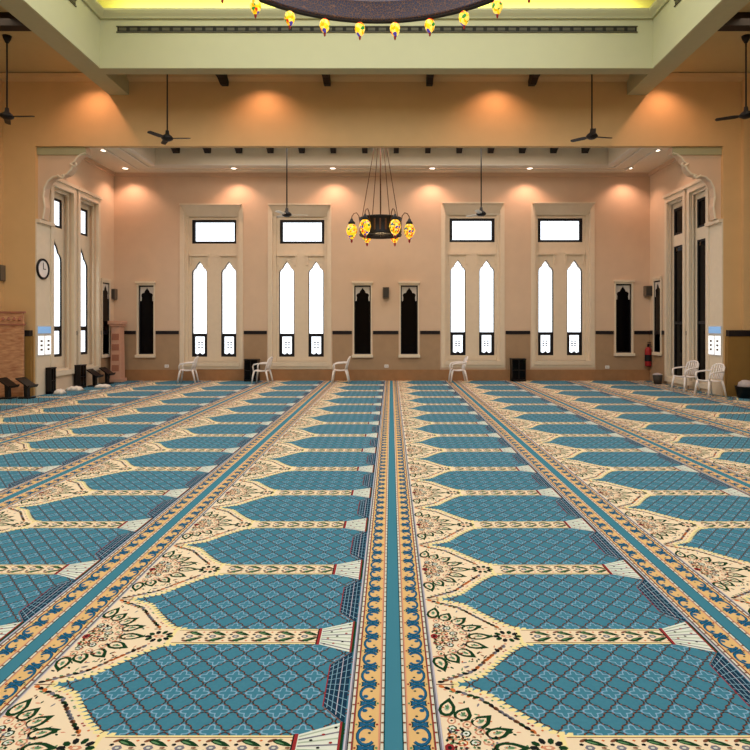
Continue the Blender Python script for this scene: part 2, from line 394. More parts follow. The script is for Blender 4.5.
# ---- recess side walls, with deep window reveals
def side_wall(name, X, sgn, specs, label, thick=0.26):
    hs = [rect(y0, y1, z0, z1) for y0, y1, z0, z1 in specs]
    o = plate(name, rect(YH+0.6, YB+0.02, 0, ZR+0.9), hs, thick, PLASTER, lambda u, v, w_: (X+sgn*w_, u, v))
    o.data.materials[0] = SIDEP
    struct(o, label, 'wall')
SW_L = [(14.5, 15.45, 0.50, 5.05), (15.75, 16.75, 0.50, 5.05)]
SW_R = [(14.5, 15.35, 0.20, 5.05), (15.65, 16.6, 0.20, 5.05)]
side_wall('wall_left', XL, -1, SW_L, 'plaster side wall of the recess on the left with two deep windows')
side_wall('wall_right', XR, 1, SW_R, 'plaster side wall of the recess on the right with two deep windows')
def side_window(n, X, sgn, y0, y1, z0, z1, bright, label):
    g = thing('window_%d' % n, label, 'window', (X, (y0+y1)/2, z0), kind='structure')
    oy = (y0+y1)/2
    t = lambda dep: (lambda u, v, w_: (sgn*(w_+dep), u-oy, v-z0))
    plate('outer_frame', rect(y0-0.1, y1+0.1, z0-0.1, z1+0.12), [rect(y0+0.02, y1-0.02, z0+0.02, z1-0.02)], 0.07, SURR2, t(-0.06), g)
    plate('middle_frame', rect(y0+0.002, y1-0.002, z0+0.002, z1-0.002), [rect(y0+0.06, y1-0.06, z0+0.06, z1-0.09)], 0.04, SURR2, t(0.02 if not bright else 0.07), g)
    dp = 0.13 if bright else 0.03
    ta, tb = z1-0.95, z1-0.22
    yc = oy; lw = (y1-y0)-0.24
    lz1 = ta-0.30; lz0 = z0+0.35 if bright else z0+0.02
    hl = lancet(yc, lw, lz0, lz1) if bright else rect(yc-lw/2, yc+lw/2, lz0, lz1)
    plate('surround', rect(y0+0.002, y1-0.002, z0+0.002, z1-0.002), [rect(yc-lw/2, yc+lw/2, ta, tb), hl], 0.05, SURR2, t(0.062+dp), g)
    plate('transom_frame', rect(yc-lw/2, yc+lw/2, ta, tb), [rect(yc-lw/2+0.06, yc+lw/2-0.06, ta+0.06, tb-0.06)], 0.03, BLACKF, t(0.075+dp), g)
    if bright:
        up = lancet(yc, lw-0.06, 1.62, lz1-0.03); lo = rect(yc-lw/2+0.07, yc+lw/2-0.07, lz0+0.07, 1.50)
    else:
        up = rect(yc-lw/2+0.05, yc+lw/2-0.05, 1.75, lz1-0.05); lo = rect(yc-lw/2+0.05, yc+lw/2-0.05, lz0+0.05, 1.67)
    plate('lancet_frame', hl, [up, lo], 0.03, BLACKF, t(0.075+dp), g)
    gl = GLASS if bright else DGLASS
    m = MB(); q = (0.10+dp)*sgn
    m.box(min(q, q+0.006), max(q, q+0.006), yc-lw/2-oy+0.03, yc+lw/2-oy-0.03, ta-z0+0.03, tb-z0-0.03)
    m.box(min(q, q+0.006), max(q, q+0.006), yc-lw/2-oy+0.03, yc+lw/2-oy-0.03, lz0-z0+0.03, lz1-z0-0.14)
    obj('pane', m, gl, g)
    m = MB().box(min(0, -0.1*sgn), max(0, -0.1*sgn), y0-oy-0.14, y1-oy+0.14, z1-z0+0.12, z1-z0+0.2)
    obj('hood_moulding', m, SURR2, g)
side_window(9, XL, -1, *SW_L[0], True, 'bright deep window in the left side wall, the nearer one')
side_window(10, XL, -1, *SW_L[1], True, 'bright deep window in the left side wall, the farther one')
side_window(11, XR, 1, *SW_R[0], False, 'dark glazed window in the right side wall, the nearer one')
side_window(12, XR, 1, *SW_R[1], False, 'dark glazed window in the right side wall, the farther one')
dark_window(13, -0.25, 0.25, 0, 2.2, 'side-', 'narrow dark window seen edge-on at the left back corner', (XL+0.045, 17.2, bz(355)))
dark_window(14, -0.25, 0.25, 0, 2.2, 'side+', 'narrow dark window seen edge-on at the right back corner', (XR-0.045, 17.2, bz(353)))
# added near-black panel that keeps the right side windows dark
struct(obj('backing_outside', MB().box(XR+0.9, XR+1.0, 13, 18, 0, 6), OUTD), 'added near-black panel beyond the dark right windows', 'wall')

# ---- wall with the wide opening, header, piers, hall side walls
HB = H+(327-146)/600*YH     # header underside
XW0, XW1 = -10.2, 9.7
op = [(XW0, 0), (XL, 0), (XL, HB), (XR, HB), (XR, 0), (XW1, 0), (XW1, ZT+0.3), (XW0, ZT+0.3)]
o = plate('wall_middle', op, [], 0.14, HALLP, lambda u, v, w_: (u, YH+w_, v))
struct(o, 'ochre wall with the wide opening into the recess', 'wall')
struct(obj('wall_pier_left', MB().box(XW0, XL, YH+0.14, YH+0.6, 0, 7.2), HALLP), 'thick left pier behind the opening wall', 'wall')
struct(obj('wall_pier_right', MB().box(XR, XW1, YH+0.14, YH+0.6, 0, 7.2), HALLP), 'thick right pier behind the opening wall', 'wall')
struct(obj('wall_recess_front', MB().box(XL, XR, YH+0.14, YH+0.2, HB+0.1, 7.2), HALLP), 'back of the header wall above the recess', 'wall')
struct(obj('wall_hall_left', MB().box(XW0-0.3, XW0, -2.2, YH, 0, ZT), HALLP), 'ochre side wall of the hall on the left, out of frame', 'wall')
struct(obj('wall_hall_right', MB().box(XW1, XW1+0.3, -2.2, YH, 0, ZT), HALLP), 'ochre side wall of the hall on the right, out of frame', 'wall')
struct(obj('wall_front', MB().box(XW0, XW1, -2.4, -2.1, 0, ZT), HALLP), 'ochre wall behind the viewer', 'wall')
# shallow pilasters at the frame edges
for nm, a, b, lb in (('trim_1', -9.9, -8.95, 'shallow ochre pilaster at the left edge of the opening wall'), ('trim_2', 8.08, 9.0, 'shallow ochre pilaster at the right edge of the opening wall')):
    struct(obj(nm, MB().box(a, b, YH-0.1, YH, 0, ZC-0.12), HALLP), lb, 'pilaster')
# small cornice under the hall ceiling
struct(obj('trim_3', MB().prism([(YH, ZC-0.02), (YH-0.16, ZC-0.02), (YH-0.12, ZC-0.10), (YH, ZC-0.16)], XW0, XW1, axis='x'), HALLP), 'thin cornice where the hall ceiling meets the opening wall', 'cornice')

# ---- hall ceiling: a well framed by four deep beams
WX0, WX1, WY0, WY1 = -6.05, 5.45, 0.95, 12.45
OX0, OX1, OY0, OY1 = -6.5, 5.9, 0.5, 12.72
m = MB()
m.box(XW0, OX0, -2.2, YH, ZC, ZC+0.1); m.box(OX1, XW1, -2.2, YH, ZC, ZC+0.1)
m.box(OX0, OX1, OY1, YH, ZC, ZC+0.1); m.box(OX0, OX1, -2.2, OY0, ZC, ZC+0.1)
struct(obj('ceiling', m, CEIL), 'ochre painted ceiling of the outer bays of the hall', 'ceiling')
# cornice profile and slot vents belong to the beams
m = MB()
m.box(OX0, WX0, -2.2, YH, ZB, ZC+0.02, 0); m.box(WX1, OX1, -2.2, YH, ZB, ZC+0.02, 0)
m.box(WX0, WX1, WY1, OY1, ZB, ZC+0.02, 0); m.box(WX0, WX1, OY0, WY0, ZB, ZC+0.02, 0)
o = struct(obj('trim_4', m, BEAMM), 'deep plastered beams framing the ceiling well', 'beam')
# inner lining of the well (paler), with a slot for the vent
m = MB(); e = 0.02
m.box(WX0-0.0, WX1+0.0, WY1-e, WY1+0.2, ZB+0.002, 8.0); m.box(WX0, WX1, WY0-0.2, WY0+e, ZB+0.002, 8.0)
m.box(WX0-0.2, WX0+e, WY0+e, WY1-e, ZB+0.002, 8.0); m.box(WX1-e, WX1+0.2, WY0+e, WY1-e, ZB+0.002, 8.0)
struct(obj('wall_well', m, CREAM), 'greenish cream sides of the ceiling well', 'wall')
# thin raised band at the foot of the lining
m = MB(); t = 0.012
m.box(WX0+e, WX1-e, WY1-e-t, WY1-e, ZB+0.002, ZB+0.36); m.box(WX0+e, WX0+e+t, WY0+e, WY1-e-t, ZB+0.002, ZB+0.36); m.box(WX1-e-t, WX1-e, WY0+e, WY1-e-t, ZB+0.002, ZB+0.36)
struct(obj('trim_5', m, CREAM), 'pale flat band round the foot of the ceiling well', 'trim')
# cornice ring
def ring_prof(prof, name, mt, label):
    m = MB(); cs = [(WX0+e, WY0+e, 1, 1), (WX1-e, WY0+e, -1, 1), (WX1-e, WY1-e, -1, -1), (WX0+e, WY1-e, 1, -1)]
    vs = []
    for cx, cy, sx, sy in cs:
        for d, z in prof: vs.append((cx+sx*d, cy+sy*d, z))
    P = len(prof); fs = []
    for i in range(4):
        j = (i+1) % 4
        for q in range(P): r = (q+1) % P; fs.append((i*P+q, j*P+q, j*P+r, i*P+r))
    m.add(vs, fs); return struct(obj(name, m, mt), label, 'cornice')
ring_prof([(-0.19, 7.99), (0.05, 7.97), (0.07, 8.0), (0.12, 8.05), (0.15, 8.09), (0.15, 8.13), (-0.19, 8.13)], 'trim_6', CREAM, 'moulded cream cornice round the ceiling well')
m = MB()
m.box(WX0-0.35, WX1+0.35, WY1+0.3, WY1+0.4, 7.95, ZT); m.box(WX0-0.35, WX1+0.35, WY0-0.4, WY0-0.3, 7.95, ZT)
m.box(WX0-0.4, WX0-0.3, WY0-0.4, WY1+0.4, 7.95, ZT); m.box(WX1+0.3, WX1+0.4, WY0-0.4, WY1+0.4, 7.95, ZT)
m.box(WX0-0.35, WX1+0.35, WY1, WY1+0.35, 7.94, 7.985); m.box(WX0-0.35, WX0, WY0, WY1, 7.94, 7.985); m.box(WX1, WX1+0.35, WY0, WY1, 7.94, 7.985); m.box(WX0-0.35, WX1+0.35, WY0-0.35, WY0, 7.94, 7.985)
struct(obj('wall_cove', m, COVE), 'yellow lit cove above the cornice of the ceiling well', 'wall')
struct(obj('ceiling_well', MB().box(WX0-0.4, WX1+0.4, WY0-0.4, WY1+0.4, ZT, ZT+0.1), CREAM), 'cream top of the ceiling well', 'ceiling')
area('cove_lamp', (XC, WY1+0.06, 8.2), (PI/2+0.5, 0, 0), 11, 0.1, 70, (1.0, 0.93, 0.35))
area('cove_lamp', (WX0-0.06, 6.7, 8.2), (0, PI/2+0.9, 0), 0.12, 11, 50, (1.0, 0.93, 0.35)).rotation_euler = (0, -(PI/2+0.9), 0)
# roof over everything, so the sky only enters by the windows
struct(obj('ceiling_roof', MB().box(-10.6, 10.1, -2.5, YB+0.5, ZT+0.32, ZT+0.42), CEIL), 'roof slab above the hall', 'ceiling')

# vents (a thing each)
def vent(label, cx, cy, z, L, rz):
    g = thing('slot_vent', label, 'air vent', (cx, cy, z), rz, 'slot vents in the ceiling well')
    obj('backing', MB().box(-L/2, L/2, -0.012, 0.0, -0.055, 0.055), VENTD, g)
    m = MB(); n = int(L/0.22)
    for i in range(n):
        x = -L/2+(i+0.5)*L/n; m.box(x-0.075, x+0.075, -0.02, -0.012, -0.03, 0.03)
    obj('louvre', m, VENT, g)
    m = MB().box(-L/2-0.02, L/2+0.02, -0.024, 0, 0.05, 0.066).box(-L/2-0.02, L/2+0.02, -0.024, 0, -0.066, -0.05)
    obj('frame', m, VENT, g)
vent('long slot vent on the far face of the ceiling well', XC, WY1-e, H+(327-30)/600*12.45, 10.75, 0)
vent('slot vent on the left face of the ceiling well', WX0+e, 6.5, 7.78, 9.9, PI/2)
vent('slot vent on the right face of the ceiling well', WX1-e, 6.5, 7.78, 9.9, -PI/2)

# timber rafters of the hall bays
gi = 'dark rafters of the far hall bay'
for k, x in enumerate((XC-3.52, XC-1.17, XC+1.17, XC+3.52)):
    m = MB().prism([(OY1, ZC-0.02), (OY1, 7.17), (YH-0.45, 7.17), (YH-0.22, 7.11), (YH-0.04, 7.14), (YH-0.01, 7.24), (YH-0.01, ZC-0.02)], x-0.07, x+0.07, axis='x')
    pos = ('leftmost', 'second from left', 'third from left', 'rightmost')[k]
    tag(obj('rafter', m, DWOOD), 'short dark rafter with a curved end under the big beam, %s of four' % pos, 'rafter', gi)
for sd, (a, b) in (('left', (XW0, OX0)), ('right', (OX1, XW1))):
    for k, y in enumerate((11.2, 9.9)):
        tag(obj('rafter', MB().box(a+0.001, b-0.001, y-0.12, y+0.1, ZC-0.25, ZC-0.005), DWOOD),
            'dark rafter crossing the %s ceiling bay, %s' % (sd, ('just in front of the ceiling fan', 'at the top edge of the picture')[k]), 'rafter', 'dark rafters of the side bays')

# ---- recess ceiling with coffer
CX0, CX1, CY0, CY1 = -6.6, 6.08, 14.7, 16.8
m = MB()
m.box(XL-0.1, CX0, YH+0.14, YB+0.1, ZR, ZR+0.08); m.box(CX1, XR+0.1, YH+0.14, YB+0.1, ZR, ZR+0.08)
m.box(CX0, CX1, CY1, YB+0.1, ZR, ZR+0.08); m.box(CX0, CX1, YH+0.14, CY0, ZR, ZR+0.08)
struct(obj('ceiling_recess', m, RCEIL), 'pale ceiling strip round the coffer of the recess', 'ceiling')
m = MB()
m.box(CX0-0.05, CX0, CY0, CY1, ZR+0.08, 6.85); m.box(CX1, CX1+0.05, CY0, CY1, ZR+0.08, 6.85)
m.box(CX0-0.05, CX1+0.05, CY1, CY1+0.05, ZR+0.08, 6.85); m.box(CX0-0.05, CX1+0.05, CY0-0.05, CY0, ZR+0.08, 6.85)
m.box(CX0-0.05, CX1+0.05, CY0-0.05, CY1+0.05, 6.85, 6.9)
struct(obj('ceiling_coffer', m, RCEIL), 'raised coffer in the recess ceiling', 'ceiling')
# mouldings: stepped strips round the coffer and at the wall
m = MB()
def strip_ring(m, x0, x1, y0, y1, wd, z0, z1):
    m.box(x0, x1, y1-wd, y1, z0, z1); m.box(x0, x1, y0, y0+wd, z0, z1)
    m.box(x0, x0+wd, y0+wd, y1-wd, z0, z1); m.box(x1-wd, x1, y0+wd, y1-wd, z0, z1)
strip_ring(m, CX0-0.12, CX1+0.12, CY0-0.12, CY1+0.12, 0.11, ZR-0.035, ZR)
strip_ring(m, CX0-0.34, CX1+0.34, CY0-0.2, CY1+0.3, 0.06, ZR-0.03, ZR)
strip_ring(m, CX0-0.75, CX1+0.75, CY0-0.45, CY1+0.62, 0.06, ZR-0.03, ZR)
struct(obj('trim_7', m, TRIMW), 'pale moulding strips round the coffer', 'trim')
m = MB()
m.box(XL, XR, YB-0.07, YB, ZR-0.1, ZR); m.box(XL, XL+0.07, YH+0.6, YB-0.07, ZR-0.1, ZR); m.box(XR-0.07, XR, YH+0.6, YB-0.07, ZR-0.1, ZR)
struct(obj('trim_8', m, PLASTER), 'narrow cove moulding at the top of the recess walls', 'trim')
# rafters in the coffer
n = 14
for i in range(n):
    x = XC+(i-(n-1)/2)*0.875
    m = MB().prism([(CY0, 6.84), (CY0, 6.50), (CY1-0.3, 6.50), (CY1-0.15, 6.42), (CY1-0.02, 6.46), (CY1, 6.56), (CY1, 6.84)], x-0.07, x+0.07, axis='x')
    # each is told by its order
    ordn = ('first', 'second', 'third', 'fourth', 'fifth', 'sixth', 'seventh')
    lb = 'dark timber rafter in the recess coffer, %s from the %s end' % ((ordn[i], 'left') if i < 7 else (ordn[13-i], 'right'))
    tag(obj('coffer_rafter', m, DWOOD), lb, 'rafter', 'dark rafters in the recess coffer')

# ---- half arches on blocks at the two sides of the opening
LP = [(43, 219), (45, 207), (43.5, 197), (44.5, 188), (48, 181), (53, 177), (58, 176), (60.5, 177.5), (62, 175.5), (67, 174), (71, 170), (73, 166), (72, 163.5), (74.5, 161.5), (77, 157.5), (81, 154.5), (86, 153), (86, 146.5)]
Ya = YH+0.1
def half_arch(nm, mirror, Xw, label):
    pts = []
    for px, py in LP:
        X = (px-391)/600*Ya; Z = H+(327-py)/600*Ya
        if mirror: X = 2*XC+0.03-X
        pts.append((X, Z))
    pts = pts+[(Xw, HB+0.02), (Xw, pts[0][1])]
    o = plate(nm, pts, [], 0.22, PLASTER, lambda u, v, w_: (u, Ya+w_, v))
    struct(o, label, 'arch')
    # raised rib along the lobed edge
    rib = [(p[0], Ya-0.01, p[1]) for p in pts[:17]]
    m = MB().tube(rib, 0.024, 6)
    sg = -1 if mirror else 1
    for q in (7, 11):
        hx, hz = pts[q]
        m.tube([(hx-sg*0.06, Ya-0.02, hz+0.05), (hx, Ya-0.02, hz+0.01), (hx+sg*0.05, Ya-0.02, hz-0.01), (hx+sg*0.09, Ya-0.02, hz+0.03), (hx+sg*0.07, Ya-0.02, hz+0.07)], 0.024, 6)
    r = obj('arch_rib', m, SURR2, o)
    fx0, fx1 = min(Xw, pts[16][0]), max(Xw, pts[16][0])
    obj('fascia', MB().box(fx0, fx1, Ya-0.03, Ya, HB-0.18, HB-0.005), BEAMM, o)
half_arch('trim_9', False, XL, 'lobed half arch at the left end of the wide opening')
half_arch('trim_10', True, XR, 'lobed half arch at the right end of the wide opening')
# panelled blocks lining the opening below the arches
zt = 4.1
for nm, X, s, lb in (('trim_11', XL, 1, 'left'), ('trim_12', XR, -1, 'right')):
    x0, x1 = sorted((X-s*0.35, X+s*0.03))
    x0, x1 = sorted((X, X+s*0.03))
    m = MB().box(x0, x1, YH+0.001, YH+0.62, 0, zt-0.08)
    o = struct(obj(nm, m, SURR2), 'pale pilaster lining the %s side of the wide opening' % lb, 'pilaster')  # inner pier face that catches light; its lightness is in the stone colour
    xx = sorted((X, X+s*0.10))
    obj('capital', MB().box(xx[0], xx[1], YH+0.001, YH+0.64, zt-0.08, zt), SURR, o)

# ---- dark bands and dado
def seg(m, xs, y, dep, z0, z1):
    for a, b in xs: m.box(a, b, y-dep, y, z0, z1)
gaps = sorted([(bx(a)-0.03, bx(b)+0.03) for a, b, *_ in WIN]+[(bx(a)-0.03, bx(b)+0.03) for a, b, _ in NIC])
free = []; cur = XL
for a, b in gaps: free.append((cur, a)); cur = b
free.append((cur, XR))
zb = bz(332.5)
m = MB(); seg(m, free, YB, 0.03, zb-0.05, zb+0.05)
struct(obj('trim_13', m, BAND), 'thin black stone band along the far wall', 'trim')
m = MB(); seg(m, free, YB, 0.015, 0, zb-0.05)
for a, b, dy in NIC: m.box(bx(a)-0.03, bx(b)+0.03, YB-0.015, YB, 0, bz(356+dy)-0.05)
struct(obj('trim_14', m, DADO), 'brown marble dado under the black band of the far wall', 'dado')
m = MB().box(XL, XR, YB-0.02, YB, 0, bz(369.5))
struct(obj('baseboard_back', m, BASEM), 'reddish marble base course of the far wall', 'baseboard')
for nm, X, s, ws, lb in (('left', XL, 1, SW_L, 'left'), ('right', XR, -1, SW_R, 'right')):
    fr = []; cur = YH+0.62
    for y0, y1, *_ in ws: fr.append((cur, y0-0.1)); cur = y1+0.1
    fr.append((cur, YB-0.04))
    mb_, md = MB(), MB()
    for a, b in fr:
        if b-a < 0.02: continue
        x0, x1 = sorted((X, X+s*0.03)); mb_.box(x0, x1, a, b, zb-0.05, zb+0.06)
        x0, x1 = sorted((X, X+s*0.015)); md.box(x0, x1, a, b, 0, zb-0.05)
    struct(obj('trim_'+('15' if s > 0 else '16'), mb_, BAND), 'thin black stone band on the %s recess wall' % lb, 'trim')
    struct(obj('trim_'+('17' if s > 0 else '18'), md, DADO), 'marble dado on the %s recess wall' % lb, 'dado')
m = MB()
m.box(XW0, XL-0.06, YH-0.13, YH, zb-0.05, zb+0.09); m.box(XR+0.06, XW1, YH-0.13, YH, zb-0.05, zb+0.09)
struct(obj('trim_19', m, BAND), 'thin black stone band on the piers of the opening', 'trim')
m = MB()
m.box(XW0, XL-0.04, YH-0.115, YH, 0, zb-0.05); m.box(XR+0.04, XW1, YH-0.115, YH, 0, zb-0.05)
struct(obj('trim_20', m, DADOH), 'dark ochre dado on the piers of the opening', 'dado')

# small bright windows in the pilasters lining the opening (facing inward); panes glow in place of daylight
for i, (X, s, lb) in enumerate(((XL+0.03, 1, 'left'), (XR-0.03, -1, 'right'))):
    g = thing('window_%d' % (15+i), 'small bright patterned window low in the %s pilaster of the opening' % lb, 'window', (X, YH+0.30, 0.95), kind='structure')
    t = lambda dep: (lambda u, v, w_: (s*(w_+dep), u, v))
    def bxs(m, a, b, y0, y1, z0, z1): m.box(min(s*a, s*b), max(s*a, s*b), y0, y1, z0, z1); return m
    obj('frame', bxs(MB(), 0.0, 0.012, -0.29, 0.29, -0.03, 0.68), TRACERY, g)
    obj('blue_top_light', bxs(MB(), 0.012, 0.018, -0.27, 0.27, 0.50, 0.66), BLUEG, g)
    m = MB(); bxs(m, 0.012, 0.018, -0.26, -0.02, 0.0, 0.44); bxs(m, 0.012, 0.018, 0.03, 0.26, 0.0, 0.44)
    obj('pane', m, LITG, g)
    m = MB()
    for yy in (-0.14, 0.145):
        for zz in (0.12, 0.22, 0.32):
            bxs(m, 0.018, 0.024, yy-0.045, yy+0.045, zz-0.025, zz+0.025)
    obj('pane_ornament', m, GREYP, g)

# ==================================================================== CARPET
S = 1.785; X0S = 0.01
def YK(k):
    if k >= -1: return 960.0/(-26.0+1.0/(0.00222+0.00074*k))
    return YK(-1)+0.76*(k+1)
CM = {}; CL = []
def cmat(nm, c):
    m = mat('carpet_'+nm, c, 0.95, spec=0.05); CM[nm] = len(CL); CL.append(m)
for nm, c in (('cream', (238, 220, 192)), ('butter', (240, 226, 166)), ('blue', (64, 128, 152)), ('gold', (222, 186, 128)), ('navy', (24, 54, 80)),
              ('scroll', (34, 96, 138)), ('teal', (18, 62, 66)), ('white', (214, 216, 204)), ('red', (150, 48, 52)), ('pink', (212, 150, 122)),
              ('green', (26, 62, 36)), ('leaf', (96, 140, 98)), ('black', (30, 32, 34)), ('grey', (122, 122, 136)), ('lilac', (196, 192, 208)),
              ('mint', (222, 230, 222)), ('brown', (128, 84, 62)), ('mist', (128, 168, 190)), ('sage', (170, 186, 168)), ('orange', (206, 116, 62))):
    cmat(nm, c)
def field_mat():
    m = mat('carpet_field', (68, 132, 154), 0.95, spec=0.05); nt = m.node_tree; N = nt.nodes; Lk = nt.links
    b = N['Principled BSDF']
    uv = N.new('ShaderNodeUVMap'); uv.uv_map = 'uv'; sp = N.new('ShaderNodeSeparateXYZ'); Lk.new(uv.outputs[0], sp.inputs[0])
    def M(op, a, b_=None, c=None):
        n = N.new('ShaderNodeMath'); n.operation = op
        for i, q in enumerate((a, b_, c)):
            if q is None: continue
            if isinstance(q, (int, float)): n.inputs[i].default_value = q
            else: Lk.new(q, n.inputs[i])
        return n.outputs[0]
    def wrap(q): return M('SUBTRACT', M('FRACT', M('ADD', q, 0.5)), 0.5)
    x = wrap(sp.outputs[0]); y = wrap(sp.outputs[1])
    ax, ay = M('ABSOLUTE', x), M('ABSOLUTE', y)
    # wavy diagonal trellis
    sm = M('ADD', ax, ay)
    wob = M('MULTIPLY', M('COSINE', M('MULTIPLY', M('SUBTRACT', ax, ay), 4*PI)), 0.034)
    d = M('ABSOLUTE', M('SUBTRACT', M('ADD', sm, wob), 0.5))
    line = M('LESS_THAN', d, 0.046)
    dots = M('MULTIPLY', line, M('GREATER_THAN', M('COSINE', M('MULTIPLY', M('SUBTRACT', ax, ay), 8*PI)), 0.55))
    # four-lobed flower in alternate cells
    fx = M('SUBTRACT', 0.5, ax); fy = M('SUBTRACT', 0.5, ay)
    r = M('SQRT', M('ADD', M('MULTIPLY', fx, fx), M('MULTIPLY', fy, fy)))
    ang = M('ARCTAN2', fy, fx)
    R = M('ADD', 0.245, M('MULTIPLY', M('COSINE', M('MULTIPLY', ang, 4)), 0.085))
    q = M('ABSOLUTE', M('SUBTRACT', r, R))
    flower = M('MULTIPLY', M('LESS_THAN', q, 0.032), M('LESS_THAN', d, 2)) 
    def mix(f, c1, c2):
        n = N.new('ShaderNodeMixRGB'); Lk.new(f, n.inputs[0])
        for i, c in ((1, c1), (2, c2)):
            if isinstance(c, tuple): n.inputs[i].default_value = c
            else: Lk.new(c, n.inputs[i])
        return n.outputs[0]
    nz = N.new('ShaderNodeTexNoise'); nz.inputs['Scale'].default_value = 60; tc = N.new('ShaderNodeTexCoord'); Lk.new(tc.outputs['Object'], nz.inputs['Vector'])
    base = mix(nz.outputs['Fac'], srgb((58, 120, 146)), srgb((72, 134, 158)))
    c1 = mix(flower, base, srgb((130, 170, 202)))
    c2 = mix(line, c1, srgb((54, 56, 58)))
    c3 = mix(dots, c2, srgb((132, 74, 56)))
    Lk.new(c3, b.inputs['Base Color'])
    return m
CM['field'] = len(CL); CL.append(field_mat())

LV = 0.83      # nominal metres of one repeat
T = []         # template polygons of one repeat: (points in (x, k), layer, material, uv or None)
def P(pts, layer, mt, uv=None): T.append((pts, layer, mt, uv))
def R4(x0, x1, k0, k1, layer, mt): P([(x0, k0), (x1, k0), (x1, k1), (x0, k1)], layer, mt)
def blob(x, k, rx, ry, layer, mt, n=6, rot=0.0):
    P([(x+rx*math.cos(a)*math.cos(rot)-ry*math.sin(a)*math.sin(rot), k+(rx*math.cos(a)*math.sin(rot)+ry*math.sin(a)*math.cos(rot))/LV) for a in [2*PI*i/n for i in range(n)]], layer, mt)
def leaf(x, k, L, W, ang, layer, mt, tip=1.0):
    """leaf centred on (x,k) pointing along ang (metres)"""
    pr = [(-0.5, 0), (-0.42, 0.32), (-0.2, 0.5), (0.1, 0.46), (0.3, 0.28), (0.5*tip, 0), (0.3, -0.28), (0.1, -0.46), (-0.2, -0.5), (-0.42, -0.32)]
    c, s_ = math.cos(ang), math.sin(ang)
    P([(x+(a*L)*c-(b*W)*s_, k+((a*L)*s_+(b*W)*c)/LV) for a, b in pr], layer, mt)
def stroke(x0, k0, x1, k1, wd, layer, mt):
    dx, dy = x1-x0, (k1-k0)*LV; l = math.hypot(dx, dy); nx, ny = -dy/l*wd/2, dx/l*wd/2/LV
    P([(x0+nx, k0+ny), (x0-nx, k0-ny), (x1-nx, k1-ny), (x1+nx, k1+ny)], layer, mt)
A, B = 0.19, S-0.19
PX = 0.12; NV = 6.5
for lo, hi, off in ((0.0, 0.5, -0.5), (-0.5, 0.0, 0.5)):
    pts = [(A, lo), (B, lo), (B, hi), (A, hi)]
    P(pts, 0, 'field', [((x-0.285)/PX, (k+off)*NV) for x, k in pts])
edge = [(0.25, 0.497), (0.27, 0.488), (0.31, 0.462), (0.40, 0.42), (0.475, 0.30), (0.555, 0.183), (0.625, 0.105), (0.69, 0.088)]
P([(A, -0.5)]+[(x, -k) for x, k in edge]+[(x, k) for x, k in edge[::-1]]+[(A, 0.5)], 1, 'cream')
# points along the edge
def along(pts, step):
    out = []; acc = 0.0
    for (x0, k0), (x1, k1) in zip(pts, pts[1:]):
        l = math.hypot(x1-x0, (k1-k0)*LV); t_ = step-acc if acc else 0
        while t_ < l:
            out.append((x0+(x1-x0)*t_/l, k0+(k1-k0)*t_/l, math.atan2((k1-k0)*LV, x1-x0))); t_ += step
        acc = l-(t_-step)
    return out
rg = random.Random(3)
for sg in (-1, 1):
    for i, (x, k, a) in enumerate(along(edge[1:], 0.032)):
        blob(x+0.006, sg*k, 0.021, 0.013, 2, 'butter', 5, sg*(a+0.9))
        if i % 2 == 0: blob(x-0.010, sg*(k-0.016), 0.007, 0.006, 3, rg.choice(['orange', 'red', 'leaf']), 4)
    inner = [(0.215, 0.478), (0.285, 0.432), (0.37, 0.376), (0.44, 0.27), (0.515, 0.16), (0.56, 0.10)]
    for i, (x, k, a) in enumerate(along(inner, 0.027)):
        leaf(x, sg*k, 0.034, 0.020, sg*a+rg.uniform(-.5, .5), 2, ['black', 'brown', 'green', 'orange', 'grey'][rg.randrange(5)])
        blob(x+0.012, sg*(k-0.026), 0.009, 0.007, 2, rg.choice(['pink', 'brown', 'orange', 'leaf']), 5)
        if i % 3 == 1: blob(x+0.022, sg*(k+0.02), 0.008, 0.006, 2, rg.choice(['pink', 'leaf', 'red']), 4)
stroke(A, 0.498, 0.27, 0.498, 0.006, 3, 'brown')
# medallion petals
PET = [(0.213, 0.30, 1.35, 0.10, .050), (0.287, 0.245, 1.05, 0.078, .052), (0.355, 0.190, 0.72, 0.088, .050), (0.412, 0.105, 0.36, 0.096, .048), (0.445, 0.0, 0.0, 0.11, .046)]
for x, k, a, L_, W_ in PET:
    for sg in ((1, -1) if k > 0 else (1,)):
        x_ = max(x, A+0.035)
        leaf(x_, sg*k, L_*1.22, W_*1.42, sg*a, 2, 'green', 1.15); leaf(x_-0.006*math.cos(a), sg*(k-0.003), L_*0.80, W_*0.86, sg*a, 3, 'cream', 1.0)
        leaf(x_-0.004*math.cos(a), sg*k, L_*0.46, W_*0.42, sg*a, 3.5, 'sage', 1.0)
        blob(x_, sg*k, 0.016, 0.007, 4, 'leaf', 5, sg*a); blob(x_+0.015, sg*k, 0.005, 0.005, 4, 'pink', 4); blob(x_-0.018, sg*k, 0.006, 0.005, 4, 'orange', 4)
        blob(x_-0.006, sg*k+0.010, 0.004, 0.006, 4, 'black', 4)
